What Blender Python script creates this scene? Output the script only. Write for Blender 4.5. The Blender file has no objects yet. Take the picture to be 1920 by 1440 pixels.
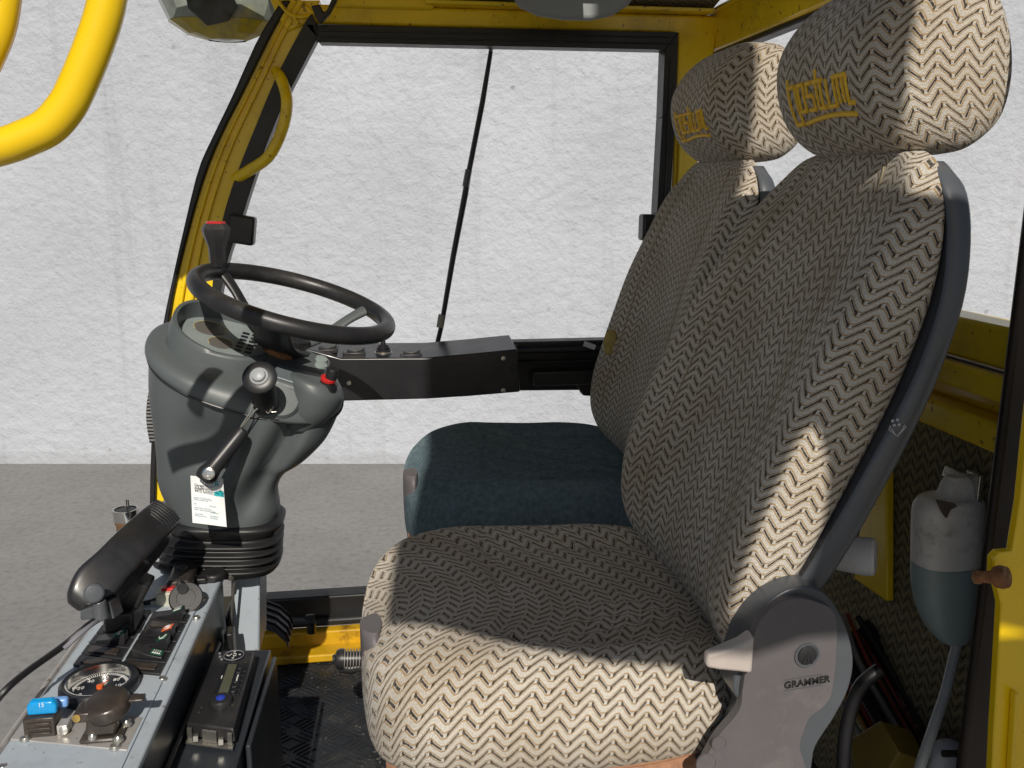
import bpy, bmesh, math, random
from mathutils import Vector, Matrix
random.seed(7)
SC = bpy.context.scene
COL = SC.collection
R = math.radians

# ------------------------------------------------------------------ camera
H = 5.67                       # camera height above the yard
F_PX = 1650.0                  # focal length in pixels of the 1920 px wide photo
HEAD, PITCH = R(8.3), R(12.3)
fw = Vector((math.sin(HEAD)*math.cos(PITCH), math.cos(HEAD)*math.cos(PITCH), -math.sin(PITCH)))
rt = Vector((math.cos(HEAD), -math.sin(HEAD), 0))
up = rt.cross(fw)
cam_d = bpy.data.cameras.new('camera')
cam = bpy.data.objects.new('camera', cam_d); COL.objects.link(cam)
cam_d.sensor_width = 36.0; cam_d.lens = 36.0*F_PX/1920
cam_d.clip_start = 0.02; cam_d.clip_end = 500
cam.matrix_world = Matrix(((rt.x, up.x, -fw.x, 0), (rt.y, up.y, -fw.y, 0), (rt.z, up.z, -fw.z, H), (0, 0, 0, 1)))
SC.camera = cam

# ------------------------------------------------------------------ sky, sun, exposure
SUN_E, SUN_H = R(38.0), R(3.0)
w = bpy.data.worlds.new('World'); SC.world = w; w.use_nodes = True
nt = w.node_tree; nt.nodes.clear()
sky = nt.nodes.new('ShaderNodeTexSky'); sky.sky_type = 'NISHITA'; sky.sun_disc = False
sky.sun_elevation = SUN_E; sky.sun_rotation = R(180)+SUN_H
bg = nt.nodes.new('ShaderNodeBackground'); bg.inputs[1].default_value = 0.058
out = nt.nodes.new('ShaderNodeOutputWorld')
nt.links.new(sky.outputs[0], bg.inputs[0]); nt.links.new(bg.outputs[0], out.inputs[0])
sd = bpy.data.lights.new('sun', 'SUN'); sd.energy = 5.0; sd.angle = R(0.5); sd.color = (1, .925, .82)
so = bpy.data.objects.new('sun', sd); COL.objects.link(so)
so.location = (0, -8, H+6)
so.rotation_euler = Vector((math.sin(SUN_H)*math.cos(SUN_E), math.cos(SUN_H)*math.cos(SUN_E), -math.sin(SUN_E))).to_track_quat('-Z', 'Y').to_euler()
SC.view_settings.view_transform = 'Standard'; SC.view_settings.look = 'None'
SC.view_settings.gamma = 1; SC.view_settings.use_curve_mapping = False
SC.view_settings.exposure = -0.36
SC.render.engine = 'CYCLES'

# ------------------------------------------------------------------ helpers
def at(px, py, X=None, Y=None, Z=None):
    """point of the scene (camera-relative metres) seen at a photo pixel, on a plane X, Y or Z = const"""
    d = fw*F_PX + rt*(px-960) + up*(720-py)
    k = X/d.x if X is not None else (Y/d.y if Y is not None else Z/d.z)
    return d*k
V = Vector
class MB:
    def __init__(s): s.v=[]; s.f=[]; s.uv=[]; s.m=[]
    def add(s, vs, fs, uvs=None, mat=0):
        n=len(s.v); s.v += [V(p) for p in vs]
        for i,f in enumerate(fs):
            s.f.append([n+j for j in f]); s.uv.append(uvs[i] if uvs else None); s.m.append(mat)
        return s
    def hexa(s, a, b, mat=0):      # two quads a (4) and b (4)
        return s.add(list(a)+list(b), [(3,2,1,0),(4,5,6,7),(0,1,5,4),(1,2,6,5),(2,3,7,6),(3,0,4,7)], mat=mat)
    def box(s, c, size, rot=None, mat=0):
        c=V(c); x,y,z=[q/2 for q in size]
        ps=[V((sx*x,sy*y,sz*z)) for sz in (-1,1) for sx,sy in ((-1,-1),(1,-1),(1,1),(-1,1))]
        if rot is not None: ps=[rot@p for p in ps]
        ps=[p+c for p in ps]
        return s.hexa(ps[:4], ps[4:], mat)
    def prism(s, poly, vec, mat=0):
        vec=V(vec); n=len(poly); a=[V(p) for p in poly]; b=[p+vec for p in a]
        return s.add(a+b, [list(range(n))[::-1], list(range(n,2*n))]+[(i,(i+1)%n,n+(i+1)%n,n+i) for i in range(n)], mat=mat)
    def tube(s, pts, r, n=12, closed=False, mat=0, smooth=0):
        P=[V(p) for p in pts]
        if smooth: P=cr_open(P, smooth) if not closed else cr_closed(P, smooth)
        m=len(P); rs=r if isinstance(r,(list,tuple)) else [r]*m
        if len(rs)!=m: rs=[rs[min(len(rs)-1,int(i*(len(rs)-1)/(m-1)+.5))] for i in range(m)]
        t0=(P[1]-P[0]).normalized(); u=t0.orthogonal().normalized(); rings=[]
        for i in range(m):
            if closed: t=(P[(i+1)%m]-P[i-1]).normalized()
            else: t=(P[min(i+1,m-1)]-P[max(i-1,0)]).normalized()
            u=(u-t*u.dot(t)).normalized(); w_=t.cross(u)
            rings.append([P[i]+(u*math.cos(a)+w_*math.sin(a))*rs[i] for a in [2*math.pi*k/n for k in range(n)]])
        vs=[p for q in rings for p in q]; fs=[]
        for i in range(m if closed else m-1):
            j=(i+1)%m
            for k in range(n): fs.append((i*n+k,i*n+(k+1)%n,j*n+(k+1)%n,j*n+k))
        if not closed: fs += [list(range(n))[::-1], list(range((m-1)*n,m*n))]
        return s.add(vs, fs, mat=mat)
    def lathe(s, o, ax, prof, n=24, mat=0, caps=True):
        o=V(o); ax=V(ax).normalized(); u=ax.orthogonal().normalized(); w_=ax.cross(u); m=len(prof)
        vs=[o+ax*h+(u*math.cos(2*math.pi*k/n)+w_*math.sin(2*math.pi*k/n))*r for r,h in prof for k in range(n)]
        fs=[(i*n+k,i*n+(k+1)%n,(i+1)*n+(k+1)%n,(i+1)*n+k) for i in range(m-1) for k in range(n)]
        if caps: fs+=[list(range(n))[::-1], list(range((m-1)*n,m*n))]
        return s.add(vs, fs, mat=mat)
    def loft(s, rings, n=48, m=40, caps=True, k0=0, mat=0, fine=True, uoff=0, voff=0):
        if fine:
            rr=[cr_closed([V(p) for p in q], n) for q in rings]
            cols=[cr_open([q[k] for q in rr], m) for k in range(n)]
            G=[[cols[k][i] for k in range(n)] for i in range(m)]
        else:
            G=[[V(p) for p in q] for q in rings]; m=len(G); n=len(G[0])
        kz=int(k0*n)%n
        U=[]
        for i in range(m):
            acc=[0]
            for k in range(n): acc.append(acc[-1]+(G[i][(k+1)%n]-G[i][k]).length)
            U.append([a-acc[kz]+uoff for a in acc])
        Vv=[[voff]*(n+1)]
        for i in range(1,m): Vv.append([Vv[-1][k%n]+(G[i][k%n]-G[i-1][k%n]).length for k in range(n+1)])
        vs=[p for q in G for p in q]; fs=[]; uv=[]
        for i in range(m-1):
            for k in range(n):
                fs.append((i*n+k,i*n+(k+1)%n,(i+1)*n+(k+1)%n,(i+1)*n+k))
                uv.append([(U[i][k],Vv[i][k]),(U[i][k+1],Vv[i][k+1]),(U[i+1][k+1],Vv[i+1][k+1]),(U[i+1][k],Vv[i+1][k])])
        if caps:
            for i,flip in ((0,1),(m-1,0)):
                f=list(range(i*n,i*n+n)); q=[(G[i][k].y,G[i][k].x) for k in range(n)]
                fs.append(f[::-1] if flip else f); uv.append(q[::-1] if flip else q)
        s.grid=G
        return s.add(vs, fs, uv, mat)
    def build(s, name, mats, parent=None, bevel=0, seg=2, sharp=38, sub=0, root=None):
        me=bpy.data.meshes.new(name)
        p=parent
        while p is not None and p.parent is not None: p=p.parent
        org=V(p.location) if p is not None else (V(root)+V((0,0,H)) if root is not None else V((0,0,0)))
        me.from_pydata([v+V((0,0,H))-org for v in s.v], [], s.f)
        if any(u for u in s.uv):
            l=me.uv_layers.new(name='UVMap')
            for pl,u in zip(me.polygons, s.uv):
                if u:
                    for li,q in zip(pl.loop_indices,u): l.data[li].uv=q
        for m_ in (mats if isinstance(mats,(list,tuple)) else [mats]): me.materials.append(m_)
        for pl,mi in zip(me.polygons,s.m): pl.material_index=mi
        bm=bmesh.new(); bm.from_mesh(me); bmesh.ops.recalc_face_normals(bm, faces=bm.faces); bm.to_mesh(me); bm.free()
        me.polygons.foreach_set('use_smooth',[True]*len(me.polygons))
        me.set_sharp_from_angle(angle=R(sharp))
        o=bpy.data.objects.new(name, me); COL.objects.link(o)
        if parent is not None: o.parent=parent
        else: o.location=org
        if bevel:
            b=o.modifiers.new('bevel','BEVEL'); b.width=bevel; b.segments=seg; b.limit_method='ANGLE'; b.angle_limit=R(40); b.harden_normals=False
        return o
def cr(p0,p1,p2,p3,t):
    return .5*((2*p1)+(p2-p0)*t+(2*p0-5*p1+4*p2-p3)*t*t+(3*p1-p0-3*p2+p3)*t**3)
def cr_closed(P,n):
    m=len(P); o=[]
    for i in range(n):
        x=i*m/n; k=int(x); o.append(cr(P[k-1],P[k%m],P[(k+1)%m],P[(k+2)%m],x-k))
    return o
def cr_open(P,n):
    m=len(P); o=[]
    for i in range(n):
        x=i*(m-1)/(n-1); k=min(int(x),m-2)
        o.append(cr(P[max(k-1,0)],P[k],P[k+1],P[min(k+2,m-1)],x-k))
    return o
def tag(o,label=None,cat=None,group=None,kind=None):
    if label: o['label']=label
    if cat: o['category']=cat
    if group: o['group']=group
    if kind: o['kind']=kind
    return o
def thing(name,loc,label,cat,group=None):
    o=bpy.data.objects.new(name,None); COL.objects.link(o); o.location=V(loc)+V((0,0,H)); o.empty_display_size=.05
    return tag(o,label,cat,group)
def frame(origin,xdir,ydir):
    x=V(xdir).normalized(); z=x.cross(V(ydir)).normalized(); y=z.cross(x)
    return Matrix(((x.x,y.x,z.x,origin[0]),(x.y,y.y,z.y,origin[1]),(x.z,y.z,z.z,origin[2]),(0,0,0,1)))
def text(name,s,size,M,mat,parent,depth=.0006,align='LEFT',bold=0):
    cu=bpy.data.curves.new(name,'FONT'); cu.body=s; cu.size=size; cu.extrude=depth; cu.align_x=align; cu.offset=bold
    cu.resolution_u=3
    t=bpy.data.objects.new('tmp',cu); COL.objects.link(t)
    bpy.context.view_layer.update()
    me=bpy.data.meshes.new_from_object(t.evaluated_get(bpy.context.evaluated_depsgraph_get()))
    bpy.data.objects.remove(t); me.name=name
    p=parent
    while p.parent is not None: p=p.parent
    me.transform(Matrix.Translation(V((0,0,H))-V(p.location)) @ M)
    me.materials.clear(); me.materials.append(mat)
    o=bpy.data.objects.new(name,me); COL.objects.link(o); o.parent=parent
    return o

# ------------------------------------------------------------------ materials
def nodes(name):
    m=bpy.data.materials.new(name); m.use_nodes=True; t=m.node_tree
    return m,t,t.nodes['Principled BSDF']
def N(t,ty,**k):
    n=t.nodes.new(ty)
    for a,b in k.items():
        if a.startswith('i'): n.inputs[int(a[1:])].default_value=b
        else: setattr(n,a,b)
    return n
def ramp(t,stops):
    r=t.nodes.new('ShaderNodeValToRGB'); e=r.color_ramp.elements
    while len(e)>1: e.remove(e[-1])
    e[0].position,e[0].color=stops[0][0],(*stops[0][1],1)
    for p,c in stops[1:]:
        q=e.new(p); q.color=(*c,1)
    return r
def mat(name,col,rough=.5,metal=0,var=.12,scale=18,bump=0,bscale=400,coat=0,dirt=None,dirt_amt=.5,dscale=9,spec=.5,specks=None,sscale=170,sth=.70):
    m,t,b=nodes(name); L=t.links.new
    tc=N(t,'ShaderNodeTexCoord')
    n1=N(t,'ShaderNodeTexNoise',i2=scale,i3=6,i4=.6); L(tc.outputs['Object'],n1.inputs[0])
    c1=tuple(max(0,c*(1-var)) for c in col); c2=tuple(min(1,c*(1+var)) for c in col)
    r=ramp(t,[(.3,c1),(.7,c2)]); L(n1.outputs[0],r.inputs[0]); src=r.outputs[0]
    if dirt:
        n2=N(t,'ShaderNodeTexNoise',i2=dscale,i3=9,i4=.7); L(tc.outputs['Object'],n2.inputs[0])
        r2=ramp(t,[(.52,(0,0,0)),(.72,(dirt_amt,)*3)]); L(n2.outputs[0],r2.inputs[0])
        mx=N(t,'ShaderNodeMixRGB'); mx.inputs[2].default_value=(*dirt,1); L(r2.outputs[0],mx.inputs[0]); L(src,mx.inputs[1]); src=mx.outputs[0]
    if specks:
        n5=N(t,'ShaderNodeTexNoise',i2=sscale,i3=2,i4=.4); L(tc.outputs['Object'],n5.inputs[0])
        n6=N(t,'ShaderNodeTexNoise',i2=sscale*.08,i3=3); L(tc.outputs['Object'],n6.inputs[0])
        ml=N(t,'ShaderNodeMath',operation='MULTIPLY_ADD'); L(n6.outputs[0],ml.inputs[0]); ml.inputs[1].default_value=.35; L(n5.outputs[0],ml.inputs[2])
        r5=ramp(t,[(sth+.165,(0,0,0)),(sth+.21,(.75,)*3)]); L(ml.outputs[0],r5.inputs[0])
        mx5=N(t,'ShaderNodeMixRGB'); mx5.inputs[2].default_value=(*specks,1); L(r5.outputs[0],mx5.inputs[0]); L(src,mx5.inputs[1]); src=mx5.outputs[0]
    L(src,b.inputs['Base Color'])
    n3=N(t,'ShaderNodeTexNoise',i2=scale*2.3,i3=5); L(tc.outputs['Object'],n3.inputs[0])
    mr=N(t,'ShaderNodeMapRange',i3=max(.02,rough-.1),i4=min(1,rough+.1)); L(n3.outputs[0],mr.inputs[0]); L(mr.outputs[0],b.inputs['Roughness'])
    b.inputs['Metallic'].default_value=metal; b.inputs['Specular IOR Level'].default_value=spec
    if coat: b.inputs['Coat Weight'].default_value=coat; b.inputs['Coat Roughness'].default_value=.12
    if bump:
        n4=N(t,'ShaderNodeTexNoise',i2=bscale,i3=3); L(tc.outputs['Object'],n4.inputs[0])
        bp=N(t,'ShaderNodeBump',i0=bump,i1=.001); L(n4.outputs[0],bp.inputs['Height']); L(bp.outputs[0],b.inputs['Normal'])
    return m
def fabric(name,base,dark,tan,P=.037,S=.0152,A=.0150,ang=0,wd=.122,wt=.080,contrast=1.0):
    m,t,b=nodes(name); L=t.links.new
    def MA(op,a,c=None,d=None):
        n=N(t,'ShaderNodeMath',operation=op)
        for i,x in enumerate((a,c,d)):
            if x is None: continue
            if isinstance(x,(int,float)): n.inputs[i].default_value=x
            else: L(x,n.inputs[i])
        return n.outputs[0]
    uv=N(t,'ShaderNodeUVMap',uv_map='UVMap')
    wob=N(t,'ShaderNodeTexNoise',i2=35,i3=2); L(uv.outputs[0],wob.inputs[0])
    mp=N(t,'ShaderNodeMapping'); mp.inputs['Rotation'].default_value=(0,0,R(ang)); L(uv.outputs[0],mp.inputs[0])
    ad=N(t,'ShaderNodeVectorMath',operation='MULTIPLY_ADD'); L(wob.outputs['Color'],ad.inputs[0]); ad.inputs[1].default_value=(.004,.004,0); L(mp.outputs[0],ad.inputs[2])
    sp=N(t,'ShaderNodeSeparateXYZ'); L(ad.outputs[0],sp.inputs[0]); u,v=sp.outputs[0],sp.outputs[1]
    ph=MA('FRACT',MA('DIVIDE',u,P))                       # 0..1 over one zigzag
    tri=MA('SUBTRACT',MA('MULTIPLY',MA('ABSOLUTE',MA('SUBTRACT',ph,.5)),2),.5)   # -.5..+.5
    tri=MA('MAXIMUM',MA('MINIMUM',MA('MULTIPLY',tri,1.25),.45),-.45)
    d=MA('FRACT',MA('DIVIDE',MA('ADD',v,MA('MULTIPLY',tri,A*1.0)),S))
    seg=MA('FRACT',MA('MULTIPLY',ph,2))                   # along each stroke
    inseg=MA('MULTIPLY',MA('GREATER_THAN',seg,.10),MA('LESS_THAN',seg,.90))
    ball=MA('MULTIPLY',MA('GREATER_THAN',seg,.74),.06)
    e0=MA('ABSOLUTE',MA('SUBTRACT',d,.5))
    lim=MA('ADD',ball,wd)
    dk=MA('MULTIPLY',inseg,MA('SMOOTH_MIN',MA('MAXIMUM',MA('MULTIPLY',MA('SUBTRACT',lim,e0),22),0),1,0.01))
    wear=N(t,'ShaderNodeTexNoise',i2=260,i3=3); L(uv.outputs[0],wear.inputs[0])
    wr=N(t,'ShaderNodeMapRange',i1=.30,i2=.5,i3=.65,i4=1.0); L(wear.outputs[0],wr.inputs[0]); dk=MA('MULTIPLY',dk,wr.outputs[0])
    e1=MA('ABSOLUTE',MA('SUBTRACT',e0,.215))
    tn=MA('MINIMUM',MA('MAXIMUM',MA('MULTIPLY',MA('SUBTRACT',wt,e1),24),0),1)
    wv=N(t,'ShaderNodeTexNoise',i2=520,i3=4,i4=.7); L(uv.outputs[0],wv.inputs[0])
    so_=N(t,'ShaderNodeTexNoise',i2=7,i3=5); L(uv.outputs[0],so_.inputs[0])
    bc=ramp(t,[(.3,tuple(c*.62 for c in base)),(.7,tuple(min(1,c*1.28) for c in base))]); L(wv.outputs[0],bc.inputs[0])
    soil=ramp(t,[(.28,(.74,.69,.63)),(.58,(1,1,1))]); L(so_.outputs[0],soil.inputs[0])
    m0=N(t,'ShaderNodeMixRGB',blend_type='MULTIPLY',i0=1.0); L(bc.outputs[0],m0.inputs[1]); L(soil.outputs[0],m0.inputs[2])
    m1=N(t,'ShaderNodeMixRGB'); m1.inputs[2].default_value=(*tan,1); L(MA('MULTIPLY',tn,.8*contrast),m1.inputs[0]); L(m0.outputs[0],m1.inputs[1])
    m2=N(t,'ShaderNodeMixRGB'); m2.inputs[2].default_value=(*dark,1); L(MA('MULTIPLY',dk,.95*contrast),m2.inputs[0]); L(m1.outputs[0],m2.inputs[1])
    L(m2.outputs[0],b.inputs['Base Color']); b.inputs['Roughness'].default_value=.95
    b.inputs['Specular IOR Level'].default_value=.15; b.inputs['Sheen Weight'].default_value=.15
    vo=N(t,'ShaderNodeTexVoronoi',i2=620); L(uv.outputs[0],vo.inputs['Vector'])
    hh=MA('SUBTRACT',MA('MULTIPLY',vo.outputs['Distance'],.8),MA('MULTIPLY',dk,.35))
    bp=N(t,'ShaderNodeBump',i0=.7,i1=.0012); L(hh,bp.inputs['Height']); L(bp.outputs[0],b.inputs['Normal'])
    return m
YEL=mat('yellow_paint',(.92,.64,.010),.34,var=.10,scale=6,coat=.35,dirt=(.30,.17,.02),dirt_amt=.45,dscale=7,bump=.05,bscale=60,specks=(.22,.11,.015),sscale=90,sth=.70)
YELB=mat('yellow_tube_paint',(.90,.60,.003),.28,var=.04,scale=5,coat=.5)
RUSTY=mat('rusty_yellow',(.62,.36,.01),.45,var=.2,scale=9,dirt=(.12,.04,.012),dirt_amt=.95,dscale=16)
RUBBER=mat('black_rubber',(.014,.014,.015),.42,var=.3,scale=12,bump=.15,bscale=160,dirt=(.03,.03,.03),dirt_amt=.5)
BLACKP=mat('black_plastic',(.02,.02,.022),.38,var=.25,scale=14,bump=.08,bscale=600,dirt=(.07,.065,.06),dirt_amt=.5,dscale=14)
BLKPAINT=mat('black_sheet_paint',(.018,.018,.021),.3,var=.2,scale=8,coat=.15,dirt=(.06,.055,.05),dirt_amt=.35)
GREYP=mat('grey_green_plastic',(.095,.11,.114),.42,var=.08,scale=6,bump=.12,bscale=900,dirt=(.15,.15,.14),dirt_amt=.25,dscale=5)
GREYD=mat('dial_grey',(.25,.29,.29),.35,var=.08,scale=20)
COVER=mat('seat_cover_plastic',(.125,.115,.12),.55,var=.10,scale=7,bump=.25,bscale=700,dirt=(.24,.22,.20),dirt_amt=.5,dscale=11)
SHELL=mat('seat_shell_plastic',(.085,.093,.105),.3,var=.15,scale=6,bump=.15,bscale=600,dirt=(.13,.12,.11),dirt_amt=.4)
STEEL=mat('console_steel',(.46,.52,.58),.42,metal=.1,var=.06,scale=7,dirt=(.25,.24,.22),dirt_amt=.35,dscale=20,bump=.04,bscale=300,specks=(.22,.20,.18),sscale=120)
STEELL=mat('plate_aluminium',(.52,.50,.48),.38,metal=.4,var=.08,scale=10,dirt=(.30,.24,.19),dirt_amt=.5,dscale=18,specks=(.20,.15,.11),sscale=140,sth=.66)
STEELD=mat('dark_blue_steel',(.035,.042,.052),.35,metal=.2,var=.15,scale=6,dirt=(.08,.08,.08),dirt_amt=.3)
ZINC=mat('zinc_screw',(.62,.60,.55),.28,metal=.9,var=.1,scale=60)
CHROME=mat('bright_metal',(.72,.71,.68),.18,metal=1,var=.06,scale=30)
BROWNP=mat('worn_black_bakelite',(.045,.036,.03),.34,var=.3,scale=40,dirt=(.12,.09,.07),dirt_amt=.6,dscale=40,bump=.2,bscale=300)
RUST=mat('rusted_shaft',(.22,.09,.03),.7,var=.4,scale=60,dirt=(.45,.33,.18),dirt_amt=.9,dscale=70)
WHITEP=mat('white_plastic',(.62,.64,.70),.4,var=.05,scale=20,dirt=(.3,.25,.18),dirt_amt=.4)
BEIGE=mat('beige_lever_plastic',(.52,.46,.42),.5,var=.06,scale=25,dirt=(.35,.28,.22),dirt_amt=.4)
PAPER=mat('paper',(.82,.84,.84),.8,var=.02,scale=20)
INK=mat('ink',(.10,.10,.10),.8,var=.1); INKB=mat('ink_pale_blue',(.45,.58,.64),.8,var=.05); TEAL=mat('ink_teal',(.02,.42,.46),.7,var=.05)
RED=mat('red_plastic',(.50,.02,.02),.3,var=.1); BLUEF=mat('blue_fuse_plastic',(.01,.32,.72),.2,var=.08,scale=60); BLUEL=mat('pale_blue_plastic',(.20,.40,.80),.3,var=.08)
GREEN=mat('green_legend',(.008,.085,.045),.4,var=.1); ORANGE=mat('orange_legend',(.78,.14,.025),.4,var=.05); WHITEI=mat('white_mark',(.7,.7,.68),.5,var=.03)
LCD=mat('lcd_glass',(.10,.105,.075),.2,var=.1); DIALB=mat('dial_black',(.012,.014,.018),.35,var=.1)
COPPER=mat('copper_shell',(.45,.24,.12),.3,metal=.8,var=.2,scale=40)
GOLD=mat('embroidery_thread',(.92,.56,.04),.7,var=.15,scale=300)
BLUEFAB=mat('blue_seat_cloth',(.13,.185,.215),.95,var=.3,scale=90,bump=.9,bscale=420,dirt=(.20,.25,.26),dirt_amt=.5,dscale=9,spec=.1)
FOAM=mat('worn_foam_edge',(.36,.19,.11),.9,var=.3,scale=40,bump=.6,bscale=150)
VISOR=mat('grey_vinyl',(.26,.28,.29),.5,var=.06,scale=8)
PILLB=mat('brown_black_post',(.018,.010,.006),.5,var=.25,scale=10)
POLY=mat('jug_plastic',(.84,.82,.80),.4,var=.07,scale=8,dirt=(.16,.13,.11),dirt_amt=.85,dscale=13)
FLUID=mat('jug_fluid_plastic',(.33,.42,.43),.35,var=.08,scale=8)
HOSE=mat('clear_hose',(.42,.44,.44),.25,var=.15,scale=20)
WIRES=mat('cable_grey',(.22,.22,.25),.5,var=.2); WIREB=mat('cable_black',(.012,.012,.014),.45,var=.2); WIRER=mat('cable_red',(.20,.03,.015),.45,var=.2); WIREO=mat('cable_brown',(.25,.12,.02),.5,var=.2)
PTAPE=mat('tape_bag',(.24,.27,.24),.18,var=.3,scale=25,dirt=(.35,.27,.03),dirt_amt=.9,dscale=6,coat=.3)
BASE=(.585,.55,.49)
SEAM=mat('seam_thread',(.30,.25,.16),.9,var=.2,scale=80)
FAB=fabric('zigzag_cloth',BASE,(.028,.018,.012),(.31,.185,.055))
FABC=fabric('zigzag_cloth_seat',BASE,(.028,.018,.012),(.31,.185,.055),ang=90)
FABR=fabric('zigzag_lining',(.30,.26,.15),(.02,.016,.01),(.10,.07,.02),P=.03,S=.018,A=.014)

# ------------------------------------------------------------------ setting: yard and wall
def wall_mat():
    m,t,b=nodes('rough_plaster'); L=t.links.new
    tc=N(t,'ShaderNodeTexCoord')
    n1=N(t,'ShaderNodeTexNoise',i2=4.2,i3=8,i4=.62); L(tc.outputs['Object'],n1.inputs[0])
    n2=N(t,'ShaderNodeTexNoise',i2=.35,i3=5); L(tc.outputs['Object'],n2.inputs[0])
    mp=N(t,'ShaderNodeMapping'); mp.inputs['Scale'].default_value=(2.2,1,.10); L(tc.outputs['Object'],mp.inputs[0])
    n3=N(t,'ShaderNodeTexNoise',i2=1.0,i3=6,i4=.65); L(mp.outputs[0],n3.inputs[0])
    r3=ramp(t,[(.30,(.88,.875,.87)),(.46,(1,1,1))]); L(n3.outputs[0],r3.inputs[0])
    r2=ramp(t,[(.3,(.455,.48,.525)),(.7,(.545,.572,.622))]); L(n2.outputs[0],r2.inputs[0])
    vo=N(t,'ShaderNodeTexVoronoi',i2=.9); L(tc.outputs['Object'],vo.inputs['Vector'])
    rv=ramp(t,[(.02,(.66,.65,.64)),(.055,(1,1,1))]); L(vo.outputs['Distance'],rv.inputs[0])
    a=N(t,'ShaderNodeMixRGB',blend_type='MULTIPLY',i0=1.0); L(r2.outputs[0],a.inputs[1]); L(r3.outputs[0],a.inputs[2])
    c=N(t,'ShaderNodeMixRGB',blend_type='MULTIPLY',i0=1.0); L(a.outputs[0],c.inputs[1]); L(rv.outputs[0],c.inputs[2])
    sz=N(t,'ShaderNodeSeparateXYZ'); L(tc.outputs['Object'],sz.inputs[0])
    nb=N(t,'ShaderNodeTexNoise',i2=1.6,i3=7,i4=.7); L(tc.outputs['Object'],nb.inputs[0])
    ad=N(t,'ShaderNodeMath',operation='MULTIPLY_ADD'); L(nb.outputs[0],ad.inputs[0]); ad.inputs[1].default_value=-.35; L(sz.outputs[2],ad.inputs[2])
    rd=ramp(t,[(.0,(.86,.85,.83)),(.10,(1,1,1))]); L(ad.outputs[0],rd.inputs[0])
    c2=N(t,'ShaderNodeMixRGB',blend_type='MULTIPLY',i0=.8); L(c.outputs[0],c2.inputs[1]); L(rd.outputs[0],c2.inputs[2]); c=c2
    L(c.outputs[0],b.inputs['Base Color']); b.inputs['Roughness'].default_value=.9; b.inputs['Specular IOR Level'].default_value=.2
    bp=N(t,'ShaderNodeBump',i0=.75,i1=.10); L(n1.outputs[0],bp.inputs['Height']); L(bp.outputs[0],b.inputs['Normal'])
    return m
def ground_mat():
    m,t,b=nodes('grey_concrete'); L=t.links.new
    tc=N(t,'ShaderNodeTexCoord')
    n1=N(t,'ShaderNodeTexNoise',i2=.45,i3=10,i4=.68); L(tc.outputs['Object'],n1.inputs[0])
    n2=N(t,'ShaderNodeTexNoise',i2=9,i3=6,i4=.6); L(tc.outputs['Object'],n2.inputs[0])
    r1=ramp(t,[(.3,(.205,.202,.198)),(.7,(.262,.257,.25))]); L(n1.outputs[0],r1.inputs[0])
    r2=ramp(t,[(.28,(.76,.76,.76)),(.5,(1,1,1)),(.75,(1.1,1.1,1.1))]); L(n2.outputs[0],r2.inputs[0])
    a=N(t,'ShaderNodeMixRGB',blend_type='MULTIPLY',i0=1.0); L(r1.outputs[0],a.inputs[1]); L(r2.outputs[0],a.inputs[2])
    L(a.outputs[0],b.inputs['Base Color']); b.inputs['Roughness'].default_value=.85
    bp=N(t,'ShaderNodeBump',i0=.25,i1=.04); L(n2.outputs[0],bp.inputs['Height']); L(bp.outputs[0],b.inputs['Normal'])
    return m
g=MB(); S=160; g.add([(-S,-S,-H),(S,-S,-H),(S,S,-H),(-S,S,-H)],[(0,1,2,3)])
tag(g.build('ground',ground_mat()),kind='structure')
WD=18.0; hd=V((math.sin(HEAD),math.cos(HEAD),0)); wc=hd*WD
b=MB(); q=[wc-rt*30+V((0,0,-H)), wc+rt*30+V((0,0,-H)), wc+rt*30+V((0,0,8)), wc-rt*30+V((0,0,8))]
b.prism(q, hd*.4)
wo=b.build('plaster_wall',wall_mat()); tag(wo,'rough whitewashed plaster wall rising behind the cab','wall')

# ------------------------------------------------------------------ cab shell
FY=2.1                                      # far side plane
RX=.79                                      # rear wall plane
cab=thing('vehicle_cab',(0.15,1.5,-1.05),'yellow painted open cab shell with black rubber door seals round the seats','vehicle cab')
def P2(pts,Y=FY): return [at(x,y,Y=Y) for x,y in pts]
def strip(left,right,Y,dy,n=30):
    l=cr_open(P2(left,Y),n); r=cr_open(P2(right,Y),n); mb=MB(); d=V((0,dy,0)); vs=[]; fs=[]
    for p,q in zip(l,r): vs+=[p,q,q+d,p+d]
    for i in range(n-1):
        for k in range(4): fs.append((i*4+k,i*4+(k+1)%4,i*4+4+(k+1)%4,i*4+4+k))
    fs+=[(0,1,2,3),(4*n-4,4*n-3,4*n-2,4*n-1)]
    return mb.add(vs,fs)
oL=[(528,0),(484,71),(435,180),(397,259),(371,319),(345,424),(319,540),(302,627),(288,740),(282,860),(280,960),(280,1100)]
oR=[(545,0),(505,71),(457,170),(414,255),(382,335),(352,440),(326,548),(312,640),(300,740),(294,860),(291,960),(291,1100)]
yR=[(592,0),(552,71),(512,160),(468,258),(440,335),(412,430),(405,500),(400,560),(395,640),(380,760),(360,860),(330,960)]
iR=[(600,60),(592,77),(544,169),(510,245),(476,338),(450,420),(428,484),(412,560),(405,640),(390,760)]
iL=[(585,25),(570,45),(520,140),(484,225),(446,320),(420,400),(404,480),(396,560),(390,640),(375,760)]
yR=[(x+9,y) for x,y in yR]
fp=strip(oR[:-1],yR[:len(oR)-1]+[],FY,.07) if len(yR)>=len(oR)-1 else None
pillar=fp.build('front_pillar',YEL,cab,bevel=.003)
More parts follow.
